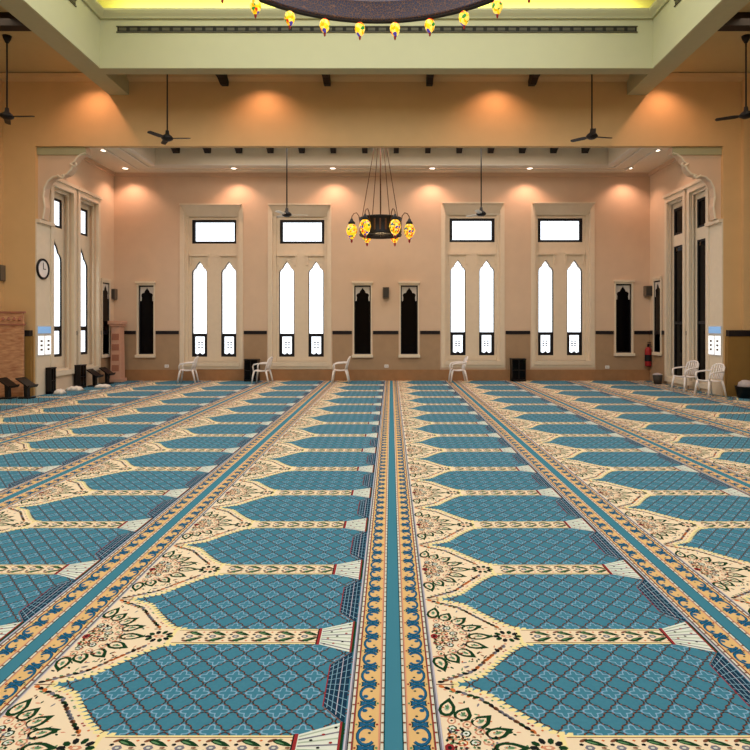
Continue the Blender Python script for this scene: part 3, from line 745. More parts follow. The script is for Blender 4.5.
# rosette of small rings
def half_disc(r, layer, mt):
    P([(A+0.002+r*math.cos(a), r*math.sin(a)/LV) for a in [(-PI/2)+PI*i/10 for i in range(11)]], layer, mt)
half_disc(0.195, 2, 'pink'); half_disc(0.186, 2.5, 'cream')
for rr, cnt, sz, c1, c2 in ((0.165, 8, 0.023, 'pink', 'cream'), (0.115, 6, 0.024, 'green', 'mint'), (0.068, 4, 0.022, 'orange', 'cream')):
    for i in range(cnt):
        a = -PI/2+PI*(i+0.5)/cnt; x = A+0.012+rr*math.cos(a); k = rr*math.sin(a)/LV
        blob(x, k, sz, sz*0.85, 3, c1, 7, a); blob(x, k, sz*0.68, sz*0.55, 4, c2, 7, a); blob(x, k, sz*0.3, sz*0.25, 5, rg.choice(['black', 'red', 'leaf', 'green']), 4)
blob(A+0.022, 0, 0.02, 0.026, 4, 'red', 7); blob(A+0.022, 0, 0.009, 0.012, 5, 'black', 5)
for i in range(170):
    a = rg.uniform(-1.5, 1.5); r = rg.uniform(0.03, 0.215)
    blob(A+0.012+r*math.cos(a), r*math.sin(a)/LV, rg.uniform(.005, .012), rg.uniform(.003, .008), 5, rg.choice(['green', 'leaf', 'pink', 'brown', 'brown', 'red', 'black', 'grey', 'cream', 'green']), 4, rg.uniform(0, 3))
# small sprigs scattered over the cream wedge
for i in range(120):
    x = rg.uniform(A+0.02, 0.60); kk = rg.uniform(-0.43, 0.43)
    lim = 0.44 if x < 0.28 else max(0.05, 0.44-(x-0.28)*1.25)
    if abs(kk) > lim or math.hypot(x-A, kk*LV) < 0.20: continue
    leaf(x, kk, rg.uniform(.014, .030), rg.uniform(.006, .011), rg.uniform(0, 6.28), 1.6, rg.choice(['brown', 'pink', 'leaf', 'grey', 'green', 'black', 'orange']))
# neck rosette and band
for i in range(10):
    a = 2*PI*i/10; blob(0.585+0.055*math.cos(a), 0.040*math.sin(a)/LV, 0.019, 0.013, 3, 'black' if i % 2 else 'green', 6, a)
blob(0.585, 0, 0.026, 0.014, 3, 'pink', 6); blob(0.585, 0, 0.012, 0.008, 4, 'cream', 5)
BX0, BX1, BK = 0.64, S-0.376, 0.088
R4(BX0, BX1, -BK, BK, 1.5, 'butter'); R4(BX0+0.02, BX1, -BK*0.86, BK*0.86, 2, 'cream')
R4(BX0+0.03, BX1, BK*0.80, BK*0.86, 3, 'brown'); R4(BX0+0.03, BX1, -BK*0.86, -BK*0.80, 3, 'brown')
nmo = 6; per = (BX1-0.70)/nmo
for i in range(nmo):
    x = 0.70+per*(i+0.5)
    for sg in (-1, 1):
        leaf(x+0.012, sg*0.032, 0.092, 0.026, -sg*0.42, 3, 'green'); leaf(x+0.0, sg*0.034, 0.045, 0.009, -sg*0.42, 4, 'leaf'); leaf(x-0.03, sg*0.052, 0.04, 0.015, sg*0.5, 3, 'brown')
        blob(x-0.045, sg*0.022, 0.010, 0.008, 3, 'black', 5); blob(x+0.045, sg*0.05, 0.008, 0.006, 3, 'orange', 4)
        blob(x+0.0, sg*0.058, 0.012, 0.005, 3, 'leaf', 4)
    blob(x-0.018, 0, 0.020, 0.016, 3, 'grey', 6); blob(x-0.018, 0, 0.009, 0.006, 4, 'white', 5); blob(x+0.035, 0, 0.012, 0.006, 3, 'brown', 5)
# tassel / fringe
F0, F1 = S-0.376, S-0.202
P([(F0, -0.09), (F1, -0.185), (F1, 0.185), (F0, 0.09)], 3, 'mint')
for i in range(8):
    t_ = -1+2*(i+0.5)/8
    stroke(F0+0.01, t_*0.088, F1-0.01, t_*0.178, 0.008, 4, 'sage' if i % 2 else 'grey')
for i in range(9):
    u = 0.18+0.7*((i*0.37) % 1); t_ = -0.85+1.7*i/8
    blob(F0+(F1-F0)*u, t_*(0.09+0.09*u), 0.008, 0.007, 5, 'red' if i % 2 else 'black', 5)
R4(F0-0.008, F0+0.006, -0.098, 0.098, 4, 'red'); R4(F0-0.014, F0-0.008, -0.095, 0.095, 4, 'black')
P([(F1-0.012, -0.180), (F1-0.003, -0.187), (F1-0.003, 0.187), (F1-0.012, 0.180)], 4, 'red')
P([(F1-0.003, -0.187), (F1+0.008, -0.175), (F1+0.008, 0.175), (F1-0.003, 0.187)], 4, 'green')
# plaid panel centred on the half repeat
q0, q1 = 1.492, S-0.197
def plk(u): return 0.185+0.13*u      # half height at u from left
P([(q0, 0.5-0.185), (q1, 0.5-0.325), (q1, 0.5+0.325), (q0, 0.5+0.185)], 1, 'navy')
for i in range(4):
    u = (i+0.7)/4.6; hh = plk(u)*0.98
    x = q0+(q1-q0)*u; R4(x-0.0018, x+0.0018, 0.5-hh, 0.5+hh, 2, 'lilac' if i == 2 else 'mist')
for i in range(9):
    t_ = -0.86+1.72*i/8; stroke(q0, 0.5+0.185*t_, q1, 0.5+0.32*t_, 0.0036, 2, 'mist')
R4(q0-0.005, q0, 0.5-0.19, 0.5+0.19, 2, 'red')
stroke(q0-0.004, 0.5-0.19, q1, 0.5-0.332, 0.004, 2, 'brown'); stroke(q0-0.004, 0.5+0.19, q1, 0.5+0.332, 0.004, 2, 'brown')
# scroll border, both sides of the blue stripe (stripe i sits at x = 0)
for sd in (-1, 1):
    for i in range(6):
        kc = -0.5+(i+0.5)/6; hk = 0.5/6; cx = 0.1065
        fl = 1 if i % 2 else -1
        def q(x, k): return (sd*x, kc+k)
        # open C ring: polygon strip
        N_ = 11; outer = []; inner = []
        for j in range(N_+1):
            a = math.radians(40+280*j/N_)
            cx_, cy_ = math.cos(a), math.sin(a)
            outer.append(q(cx-cx_*0.041, fl*cy_*hk*0.90)); inner.append(q(cx-cx_*0.028, fl*cy_*hk*0.62))
        for j in range(N_):
            P([outer[j], outer[j+1], inner[j+1], inner[j]], 2, 'scroll')
            if True: P([outer[j], outer[j+1], (outer[j+1][0]*.78+inner[j+1][0]*.22, outer[j+1][1]*.78+inner[j+1][1]*.22), (outer[j][0]*.78+inner[j][0]*.22, outer[j][1]*.78+inner[j][1]*.22)], 3, 'teal')
        x_, k_ = q(cx+0.012, -fl*hk*0.30); blob(x_, k_, 0.012, 0.012, 3, 'scroll', 6)
        x_, k_ = q(cx-0.012, fl*hk*0.25); blob(x_, k_, 0.007, 0.006, 3, 'teal', 5)
        # waist bar with flaring ends
        for w1_, w2_, ly, cc in ((0.036, 0.016, 2, 'teal'), (0.030, 0.011, 3, 'scroll')):
            P([(sd*(cx-w1_), kc+hk-0.024), (sd*(cx-w2_), kc+hk-0.010), (sd*(cx+w2_), kc+hk-0.010), (sd*(cx+w1_), kc+hk-0.024),
               (sd*(cx+w1_*0.9), kc+hk+0.004), (sd*(cx+w1_), kc+hk+0.024), (sd*(cx+w2_), kc+hk+0.010), (sd*(cx-w2_), kc+hk+0.010), (sd*(cx-w1_), kc+hk+0.024), (sd*(cx-w1_*0.9), kc+hk-0.004)], ly, cc)
        blob(sd*0.066, kc+hk, 0.006, 0.007, 3, 'red' if i % 2 else 'leaf', 5); blob(sd*0.148, kc+hk, 0.005, 0.006, 3, 'leaf' if i % 2 else 'red', 5)
    for i in range(14):
        k = -0.5+(i+0.5)/14
        for xx in (0.044, 0.167): P([(sd*(xx-0.005), k-0.005), (sd*(xx+0.005), k-0.005), (sd*(xx+0.005), k+0.007), (sd*(xx-0.005), k+0.007)], 3, 'brown')

cv, cf, cmi, cuv = [], [], [], []
LZ = 0.0004; Z0C = 0.012; YEND = YB-0.02
def cput(pts, layer, mt, uv=None):
    n0 = len(cv)
    for x, y in pts: cv.append((x, min(y, YEND), Z0C+layer*LZ))
    cf.append(list(range(n0, n0+len(pts)))); cmi.append(CM[mt])
    cuv.extend(uv if uv else [(0, 0)]*len(pts))
STR = [(0, 0.034, 'blue'), (0.034, 0.039, 'teal'), (0.039, 0.050, 'white'), (0.050, 0.053, 'brown'), (0.053, 0.060, 'pink'), (0.060, 0.154, 'gold'), (0.154, 0.158, 'brown'),
       (0.158, 0.162, 'red'), (0.162, 0.173, 'white'), (0.173, 0.177, 'black'), (0.177, 0.184, 'grey'), (0.184, 0.191, 'lilac')]
XCL, XCR = XW0+0.02, XW1-0.02
def clipx(a, b, y0):
    return max(a, XCL), min(b, XCR)
for i in range(-6, 6):
    xs = X0S+i*S
    for a, b, mt in STR:
        for sd in (-1, 1):
            x0, x1 = sorted((xs+sd*a, xs+sd*b)); x0, x1 = max(x0, XCL), min(x1, XCR)
            if x1 <= x0: continue
            ye = YEND if (x0 > XL and x1 < XR) else YH-0.12
            cput([(x0, -2.0), (x1, -2.0), (x1, ye), (x0, ye)], 1, mt)
    for k in range(-4, 15):
        ya, yb = YK(k-0.5), YK(k+0.5)
        if ya > YEND: continue
        near = max(ya, 0.5)
        xm0, xm1 = xs, xs+S
        vis = (xm1 > -0.66*yb-1.6) and (xm0 < 0.62*yb+1.6) and yb > 0.6
        for pts, ly, mt, uv in T:
            if ly > 0 and not vis: continue
            w_ = [(xs+x, YK(k+kk)) for x, kk in pts]
            mnx = min(p[0] for p in w_); mxx = max(p[0] for p in w_)
            if mnx < XCL or mxx > XCR:
                if ly == 0:
                    w_ = [(min(max(x, XCL), XCR), y) for x, y in w_]
                    if max(p[0] for p in w_)-min(p[0] for p in w_) < 0.01: continue
                else: continue
            if (mnx < XL or mxx > XR):
                if ly > 0 and max(p[1] for p in w_) > YH-0.12: continue
                if ly == 0:
                    if min(p[1] for p in w_) > YH-0.12:
                        w_ = [(min(max(x, XL), XR), y) for x, y in w_]
                        if max(p[0] for p in w_)-min(p[0] for p in w_) < 0.01: continue
                    elif max(p[1] for p in w_) > YH-0.12: pass
            if min(p[1] for p in w_) > YEND-0.02: continue
            if k < 1 or True: cput(w_, ly, mt, uv)
me = bpy.data.meshes.new('prayer_carpet'); me.from_pydata(cv, [], cf)
for m_ in CL: me.materials.append(m_)
me.polygons.foreach_set('material_index', cmi)
ul = me.uv_layers.new(name='uv'); flat = [c for p in cuv for c in p]; ul.data.foreach_set('uv', flat)
me.update()
nrm = [0.0]*(3*len(me.polygons)); me.polygons.foreach_get('normal', nrm)
carpet = bpy.data.objects.new('prayer_carpet', me); COL.objects.link(carpet)
tag(carpet, 'wall-to-wall blue and cream prayer carpet with pointed niches and scroll borders', 'carpet')

# ==================================================================== FITTINGS
# recessed downlights
g0 = None
dn = ['at the left end of the row before the far wall', 'second from left in the row before the far wall', 'just left of the small chandelier', 'just right of the small chandelier',
      'second from right in the row before the far wall', 'at the right end of the row before the far wall', 'beside the left half arch', 'beside the right half arch']
for (x, y), lb in zip(DOWN, dn):
    lab = 'small round white recessed downlight '+lb
    if g0 is None:
        g0 = thing('downlight', lab, 'ceiling light', (x, y, ZR), 0, 'downlights of the recess ceiling')
        obj('trim_ring', MB().lathe([(0.075, 0.0), (0.11, 0.0), (0.11, -0.012), (0.075, -0.02), (0.075, 0.0)], 20), TRIMW, g0, True)
        obj('lens', MB().lathe([(0.0, -0.012), (0.078, -0.010)], 20), LAMPD, g0)
    else: dup(g0, (x, y, ZR), 0, lab)
for (x, y), lb in zip(HALL_DOWN, ('at the left end of the hall bay', 'left of the middle behind the big beam', 'right of the middle behind the big beam', 'at the right end of the hall bay')):
    r = dup(g0, (x, y, ZC), 0, 'small round downlight in the hall ceiling '+lb); r['group'] = 'downlights of the hall ceiling'

# ceiling fans
def make_fan(z_hub, z_top, loc, ang, label, radius=0.56):
    g = thing('ceiling_fan', label, 'ceiling fan', (loc[0], loc[1], z_hub), ang, 'ceiling fans on long rods')
    L_ = z_top-z_hub
    obj('rod', MB().tube([(0, 0, 0.05), (0, 0, L_-0.05)], 0.016, 8), IRON, g, True)
    obj('canopy', MB().lathe([(0, L_-0.14), (0.03, L_-0.14), (0.07, L_-0.06), (0.085, L_), (0, L_)], 14), IRON, g, True)
    obj('motor_housing', MB().lathe([(0, -0.09), (0.06, -0.085), (0.12, -0.05), (0.13, -0.02), (0.10, 0.02), (0.045, 0.06), (0.035, 0.14), (0, 0.15)], 18), IRON, g, True)
    for i in range(3):
        a = 2*PI*i/3; m = MB(); m.M = Matrix.Rotation(a, 4, 'Z') @ Matrix.Rotation(0.2, 4, 'X')
        m.add([(0.11, -0.035, -0.035), (0.2, -0.06, -0.035), (radius, -0.05, -0.03), (radius+0.03, 0, -0.03), (radius, 0.055, -0.03), (0.2, 0.06, -0.035), (0.11, 0.035, -0.035),
               (0.11, -0.035, -0.022), (0.2, -0.06, -0.022), (radius, -0.05, -0.018), (radius+0.03, 0, -0.018), (radius, 0.055, -0.018), (0.2, 0.06, -0.022), (0.11, 0.035, -0.022)],
              [(6,5,4,3,2,1,0), (7,8,9,10,11,12,13)]+[(j, (j+1) % 7, 7+(j+1) % 7, 7+j) for j in range(7)])
        obj('blade', m, BLADE if z_hub < 5 else IRON, g)
    return g
make_fan(5.76, ZC, (-4.90, 13.14), 0.0, 'black ceiling fan on a long rod, left of the middle below the big beam', 0.48)
make_fan(5.80, ZC, (4.40, 13.14), 0.25, 'black ceiling fan on a long rod, right of the middle below the big beam', 0.48)
make_fan(5.84, ZC, (-7.68, 12.0), 0.0, 'black ceiling fan at the left edge of the picture', 0.52)
make_fan(5.86, ZC, (7.10, 12.0), 0.5, 'black ceiling fan at the right edge of the picture', 0.52)
make_fan(4.53, 6.85, (-2.69, 15.5), 0.15, 'white bladed ceiling fan left of the small chandelier', 0.5)
make_fan(4.55, 6.85, (2.33, 15.5), 0.12, 'white bladed ceiling fan right of the small chandelier', 0.5)

# mosaic lamps
def lamp_meshes(s):
    sh = MB().lathe([(0.0, -0.17*s), (0.03*s, -0.15*s), (0.075*s, -0.09*s), (0.10*s, -0.01*s), (0.085*s, 0.06*s), (0.05*s, 0.10*s), (0.04*s, 0.11*s)], 14)
    cp = MB().lathe([(0.055*s, 0.10*s), (0.06*s, 0.13*s), (0.035*s, 0.16*s), (0.015*s, 0.2*s), (0, 0.2*s)], 12)
    fn = MB().lathe([(0.0, -0.225*s), (0.012*s, -0.21*s), (0.022*s, -0.19*s), (0.015*s, -0.172*s), (0.03*s, -0.16*s), (0, -0.155*s)], 10)
    return sh, cp, fn
# large ring chandelier
RC = (-0.21, 6.7); RR = 2.6; ZL = 6.22
g = thing('ring_chandelier', 'huge round dark chandelier ringed with yellow mosaic lamps under the ceiling well', 'chandelier', (RC[0], RC[1], ZL))
obj('ring_band', MB().lathe([(RR+0.02, 0.10), (RR+0.02, 0.42), (RR-0.05, 0.42), (RR-0.06, 0.38), (RR-0.03, 0.26), (RR-0.06, 0.14), (RR-0.05, 0.10), (RR+0.02, 0.10)], 96), PIERCED, g, True)
m = MB()
for z, r in ((0.10, RR-0.02), (0.42, RR-0.02)):
    m.tube([(r*math.cos(2*PI*i/96), r*math.sin(2*PI*i/96), z) for i in range(96)], 0.03, 8, closed=True)
obj('rim', m, IRON, g, True)
m = MB()
for i in range(120):
    a = 2*PI*i/120; m.tube([((RR-0.1)*math.cos(a), (RR-0.1)*math.sin(a), 0.42), ((RR-0.32)*math.cos(a), (RR-0.32)*math.sin(a), 0.60)], 0.012, 4)
obj('crown_slats', m, TRACERY, g)
m = MB().lathe([(RR-0.32, 0.60), (RR-0.37, 0.60), (RR-0.37, 0.95), (RR-0.32, 0.95), (RR-0.32, 0.60)], 96)
obj('upper_ring', m, PIERCED, g, True)
m = MB()
for i in range(10):
    a = 2*PI*(i+0.5)/10; m.tube([((RR-0.34)*math.cos(a), (RR-0.34)*math.sin(a), 0.7), (0.12*math.cos(a), 0.12*math.sin(a), 0.62)], 0.022, 6)
obj('spokes', m, IRON, g)
obj('hub', MB().lathe([(0, 0.45), (0.1, 0.48), (0.2, 0.6), (0.18, 0.72), (0.06, 0.85), (0.05, 1.1), (0, 1.1)], 20), IRON, g, True)
for i in range(6):
    a = 2*PI*i/6+0.26
    obj('chain', MB().tube([((RR-0.34)*math.cos(a), (RR-0.34)*math.sin(a), 0.93), (0.15*math.cos(a), 0.15*math.sin(a), ZT-ZL)], 0.014, 6), IRON, g)
obj('ceiling_plate', MB().lathe([(0, ZT-ZL), (0.25, ZT-ZL), (0.25, ZT-ZL-0.03), (0.1, ZT-ZL-0.08), (0, ZT-ZL-0.08)], 20), IRON, g, True)
first = None
NL = 30
for i in range(NL):
    a = PI/2+2*PI*(i+0.5)/NL
    p = ((RR+0.0)*math.cos(a), (RR+0.0)*math.sin(a), 0.0)
    if first is None:
        sh, cp, fn = lamp_meshes(0.82)
        first = obj('hanging_lamp', sh, MOSAIC, g, True); first.location = p
        s1 = obj('lamp_cap', cp, IRON2, first, True); s2 = obj('finial', fn, REDM, first, True)
    else:
        c = first.copy(); COL.objects.link(c); c.parent = g; c.location = p; c.rotation_euler = (0, 0, i*0.9)
        for ch in (s1, s2):
            d = ch.copy(); COL.objects.link(d); d.parent = c
d = bpy.data.lights.new('ring_chandelier_glow', 'POINT'); d.energy = 60; d.color = (1, 0.75, 0.35); d.shadow_soft_size = 0.3
o = bpy.data.objects.new('ring_chandelier_glow', d); COL.objects.link(o); o.location = (RC[0], RC[1], ZL-0.3)

# small chandelier in the recess
Yc = 15.5; z0 = H+(327-236)/600*Yc
g = thing('chandelier', 'small dark drum chandelier with six mosaic lamps in the recess', 'chandelier', (-0.27, Yc, z0))
obj('drum_band', MB().lathe([(0.50, 0.0), (0.54, 0.0), (0.55, 0.03), (0.53, 0.06), (0.53, 0.40), (0.55, 0.43), (0.54, 0.46), (0.50, 0.46), (0.50, 0.0)], 40), IRON, g, True)
m = MB()
for i in range(24):
    a = 2*PI*i/24; m.M = Matrix.Rotation(a, 4, 'Z'); m.box(0.53, 0.545, -0.02, 0.02, 0.09, 0.37)
obj('drum_ornament', m, IRON2, g)
m = MB()
for i in range(6): a = PI*i/6; m.tube([(0.5*math.cos(a), 0.5*math.sin(a), 0.05), (-0.5*math.cos(a), -0.5*math.sin(a), 0.05)], 0.012, 6)
obj('cross_bars', m, IRON, g)
ztop = 6.85-z0
obj('centre_rod', MB().tube([(0, 0, 0.05), (0, 0, ztop)], 0.018, 8), IRON2, g, True)
obj('canopy', MB().lathe([(0, ztop), (0.14, ztop), (0.12, ztop-0.06), (0.03, ztop-0.12), (0, ztop-0.12)], 16), IRON, g, True)
for i in range(4):
    a = PI*i/2+PI/4*0.6
    obj('chain', MB().tube([(0.52*math.cos(a), 0.52*math.sin(a), 0.44), (0.07*math.cos(a), 0.07*math.sin(a), ztop-0.04)], 0.010, 6), IRON2, g)
first = None
for i in range(6):
    a = 2*PI*i/6
    ca, sa = math.cos(a), math.sin(a)
    pr = [(0.53, 0.36), (0.56, 0.52), (0.62, 0.60), (0.69, 0.58), (0.74, 0.50), (0.745, 0.42)]
    obj('arm', MB().tube([(r*ca, r*sa, z) for r, z in pr], 0.012, 6), IRON2, g, True)
    if first is None:
        sh, cp, fn = lamp_meshes(1.5)
        first = obj('hanging_lamp', sh, MOSAIC, g, True); first.location = (0.745*ca, 0.745*sa, 0.15)
        s1 = obj('lamp_cap', cp, IRON, first, True); s2 = obj('finial', fn, REDM, first, True)
    else:
        c = first.copy(); COL.objects.link(c); c.parent = g; c.location = (0.745*ca, 0.745*sa, 0.15); c.rotation_euler = (0, 0, i*1.3)
        for ch in (s1, s2):
            d = ch.copy(); COL.objects.link(d); d.parent = c
d = bpy.data.lights.new('chandelier_glow', 'POINT'); d.energy = 15; d.color = (1, 0.7, 0.35); d.shadow_soft_size = 0.15
o = bpy.data.objects.new('chandelier_glow', d); COL.objects.link(o); o.location = (-0.27, Yc, z0-0.15)

# small speakers
def speaker(label, x, y, z, w_, h_, rz=0):
    g = thing('wall_speaker', label, 'speaker', (x, y, z), rz, 'small speakers fixed on the walls')
    obj('cabinet', MB().box(-w_/2, w_/2, -0.16, 0, 0, h_), GREYP, g, bevel=0.01)
    m = MB().box(-w_/2+0.02, w_/2-0.02, -0.168, -0.158, 0.02, h_-0.02)
    obj('grille', m, GREYD, g)
speaker('small grey wall speaker beside the left narrow dark window', bx(114), YB, bz(299.5), 0.22, 0.31)
speaker('small grey wall speaker between the two narrow dark windows', bx(386), YB, bz(298.5), 0.19, 0.33)
speaker('small grey wall speaker above the fire extinguisher', bx(647), YB, bz(296.5), 0.22, 0.31)
speaker('grey wall speaker on the left pier at the picture edge', (1.5-391)/600*YH, YH, H+(327-281)/600*YH, 0.2, 0.36)

# wall clock on the inner face of the left pilaster
g = thing('wall_clock', 'round black rimmed wall clock on the left pilaster', 'clock', (XL+0.03, YH+0.22, 2.96))
def rotx(mb): mb.M = Matrix.Rotation(PI/2, 4, 'Y'); return mb
obj('rim', rotx(MB()).lathe([(0.20, 0.0), (0.245, 0.0), (0.245, 0.035), (0.235, 0.045), (0.20, 0.035), (0.20, 0.0)], 32), BLACKF, g, True)
obj('dial', rotx(MB()).lathe([(0, 0.025), (0.205, 0.022)], 32), WHITEP, g)
m = MB().box(0.027, 0.032, -0.008, 0.008, -0.01, 0.15).box(0.027, 0.032, -0.01, 0.10, -0.008, 0.008)
obj('hands', m, BLACKF, g)

# black low bookcases
def bookcase(label, x, y, w_, h_, rz=0, dep=0.3):
    g = thing('low_bookcase', label, 'bookcase', (x, y, Z0C+0.004), rz, 'low black bookcases along the walls')
    t = 0.025
    m = MB().box(-w_/2, -w_/2+t, -dep/2, dep/2, 0, h_).box(w_/2-t, w_/2, -dep/2, dep/2, 0, h_).box(-w_/2, w_/2, dep/2-0.015, dep/2, 0, h_).box(-w_/2, w_/2, -dep/2, dep/2, 0, 0.05)
    obj('carcass', m, BLACKW, g)
    obj('top', MB().box(-w_/2-0.01, w_/2+0.01, -dep/2-0.01, dep/2, h_-t, h_+0.005), BLACKW, g)
    for k in (1, 2): obj('shelf', MB().box(-w_/2+t, w_/2-t, -dep/2+0.02, dep/2-0.015, h_*k/3, h_*k/3+0.02), BLACKW, g)
    obj('glass_door', MB().box(-w_/2+t, w_/2-t, -dep/2+0.003, -dep/2+0.009, 0.06, h_-0.04), DGLASS, g)
    obj('door_frame', MB().box(-0.012, 0.012, -dep/2-0.006, -dep/2+0.01, 0.05, h_-0.03).box(-w_/2+t, w_/2-t, -dep/2-0.006, -dep/2+0.004, h_*0.5-0.01, h_*0.5+0.01), IRON, g)
bookcase('low black bookcase between the two left tall windows', bx(253.5), YB-0.2, 0.39, 0.64)
bookcase('low black bookcase between the two right tall windows', bx(516.5), YB-0.2, 0.41, 0.66)
bookcase('low black bookcase between the windows of the left side wall', XL+0.13, 15.6, 0.30, 0.60, PI/2, 0.16)
bookcase('low black bookcase against the left pilaster', XL+0.11, YH+0.44, 0.22, 0.62, PI/2, 0.12)

# white plastic armchairs
CH = 0.88
def make_chair(label, loc, rz):
    g = thing('plastic_armchair', label, 'chair', loc, rz, 'white plastic armchairs by the walls')
    # faces -x ; back at +x
    m = MB(); N_ = 8
    vs = []
    for i in range(N_+1):
        u = i/N_; x = -0.21+0.42*u; z = 0.42+0.02*math.sin(PI*u*1.0)*-1 + (0.015 if u < 0.1 else 0)
        for j in range(5):
            v = -1+2*j/4; vs.append((x, v*0.215, z-0.015*(1-v*v)))
    fs = [(i*5+j, (i+1)*5+j, (i+1)*5+j+1, i*5+j+1) for i in range(N_) for j in range(4)]
    m.add(vs, fs); o = obj('seat', m, WHITEP, g, True); o.modifiers.new('t', 'SOLIDIFY').thickness = 0.022
    # backrest: frame with slats
    def bk(y, z): return (0.21+(z-0.42)*0.28+0.0-0.08*(abs(y)/0.22)**2*0.5, y, z)
    m = MB(); m.tube([bk(-0.21, 0.42), bk(-0.22, 0.6), bk(-0.2, 0.76), bk(-0.12, 0.82), bk(0, 0.835), bk(0.12, 0.82), bk(0.2, 0.76), bk(0.22, 0.6), bk(0.21, 0.42)], 0.022, 8)
    for yy in (-0.14, -0.07, 0, 0.07, 0.14): m.tube([bk(yy, 0.44), bk(yy, 0.6), bk(yy, 0.81)], 0.017, 6)
    obj('backrest', m, WHITEP, g, True)
    for s in (-1, 1):
        obj('armrest', MB().tube([bk(s*0.22, 0.64), (0.12, s*0.26, 0.645), (-0.08, s*0.27, 0.63), (-0.19, s*0.26, 0.60), (-0.22, s*0.245, 0.54), (-0.21, s*0.23, 0.42)], 0.022, 8), WHITEP, g, True)
        obj('leg', MB().tube([(-0.19, s*0.20, 0.41), (-0.225, s*0.225, 0.25), (-0.26, s*0.24, 0.0)], [0.034, 0.028, 0.022], 8), WHITEP, g, True)
        obj('leg', MB().tube([(0.19, s*0.20, 0.41), (0.235, s*0.225, 0.25), (0.29, s*0.24, 0.0)], [0.034, 0.028, 0.022], 8), WHITEP, g, True)
    g.scale = (CH, CH, CH)
    return g
zc = Z0C+0.004
c0 = make_chair('white plastic armchair under the leftmost tall window', (bx(195)-0.02, 17.2, zc), 0.1)
for x, y, rz, lb in ((bx(268), 16.95, -0.1, 'white plastic armchair beside the left low bookcase'), (bx(342), 17.2, 0.0, 'white plastic armchair left of the paired narrow dark windows'),
                     (bx(455.5), 17.2, 0.05, 'white plastic armchair under the tall window right of the chandelier'),
                     (7.33, 14.95, 0.3, 'white plastic armchair by the right side wall, the farther one'), (7.32, 13.78, 0.25, 'white plastic armchair by the right side wall, the nearer one')):
    dup(c0, (x, y, zc), rz, lb)

# pink carved panel and pedestal
g = thing('standing_screen', 'tall pinkish carved screen standing against the left pier', 'screen', ((9-391)/600*13.65, 13.67, zc))
obj('board', MB().box(-0.55, 0.32, -0.03, 0.03, 0, 1.9), PANELP, g)
m = MB()
m.box(-0.58, 0.35, -0.05, 0.04, 1.62, 1.66); m.box(-0.58, 0.35, -0.05, 0.04, 1.9, 1.94)
for i in range(7): m.lathe([(0, 0), (0.045, 0.02), (0.02, 0.07), (0, 0.09)], 8, (-0.5+i*0.125, -0.03, 1.73))
obj('carved_frieze', m, PINKD, g)
g = thing('carved_pedestal', 'slender pink carved pedestal beside the left narrow dark window', 'pedestal', (bx(123.5), 17.4, zc))
obj('shaft', MB().add([(-0.15,-0.15,0.1),(0.15,-0.15,0.1),(0.15,0.15,0.1),(-0.15,0.15,0.1),(-0.13,-0.13,1.6),(0.13,-0.13,1.6),(0.13,0.13,1.6),(-0.13,0.13,1.6)], [(0,1,5,4),(1,2,6,5),(2,3,7,6),(3,0,4,7),(4,5,6,7),(0,3,2,1)]), PINKS, g, bevel=0.01)
m = MB()
for z in (0.4, 0.7, 1.0, 1.3): m.box(-0.10, 0.10, -0.155, -0.13, z-0.09, z+0.09)
obj('relief', m, PINKD, g)
obj('base', MB().box(-0.19, 0.19, -0.19, 0.19, 0, 0.1), PINKS, g, bevel=0.01)
obj('capital', MB().box(-0.17, 0.17, -0.17, 0.17, 1.6, 1.66).box(-0.2, 0.2, -0.2, 0.2, 1.66, 1.76), PINKS, g, bevel=0.01)

# black book stands
def stand(label, x, y, rz, s=1.0):
    g = thing('book_stand', label, 'book stand', (x, y, zc), rz, 'black book stands along the left wall')
    obj('base', MB().box(-0.15*s, 0.15*s, -0.11, 0.11, 0, 0.03), BLACKW, g, bevel=0.006)
    obj('stem', MB().add([(-0.035, -0.06, 0.03), (0.035, -0.06, 0.03), (0.035, 0.06, 0.03), (-0.035, 0.06, 0.03), (-0.05, -0.05, 0.36*s), (0.03, -0.05, 0.36*s), (0.03, 0.05, 0.36*s), (-0.05, 0.05, 0.36*s)], [(0,1,5,4),(1,2,6,5),(2,3,7,6),(3,0,4,7),(4,5,6,7),(0,3,2,1)]), BLACKW, g)
    m = MB(); m.M = Matrix.Translation((-0.01, 0, 0.38*s)) @ Matrix.Rotation(0.62, 4, 'Y')
    m.box(-0.19*s, 0.19*s, -0.17, 0.17, -0.012, 0.012)
    obj('book_rest', m, BLACKW, g)
    m = MB(); m.M = Matrix.Translation((-0.01, 0, 0.38*s)) @ Matrix.Rotation(0.62, 4, 'Y')
    m.box(0.165*s, 0.19*s, -0.17, 0.17, 0.012, 0.05)
    obj('ledge', m, BLACKW, g)
def flo(px, py): Y = H*600/(py-327); return ((px-391)/600*Y, Y)
for x, y, lb in (((8-391)/600*13.3, 13.3, 'black wooden book stand in front of the pink screen, nearest the left picture edge'), ((27-391)/600*13.35, 13.35, 'black wooden book stand in front of the left pier dado'),
                   (-7.92, 16.05, 'black wooden book stand beside the left wall bookcase'), (-7.92, 16.75, 'black wooden book stand just left of the pink pedestal')):
    stand(lb, x, y, 0.0, 0.92)

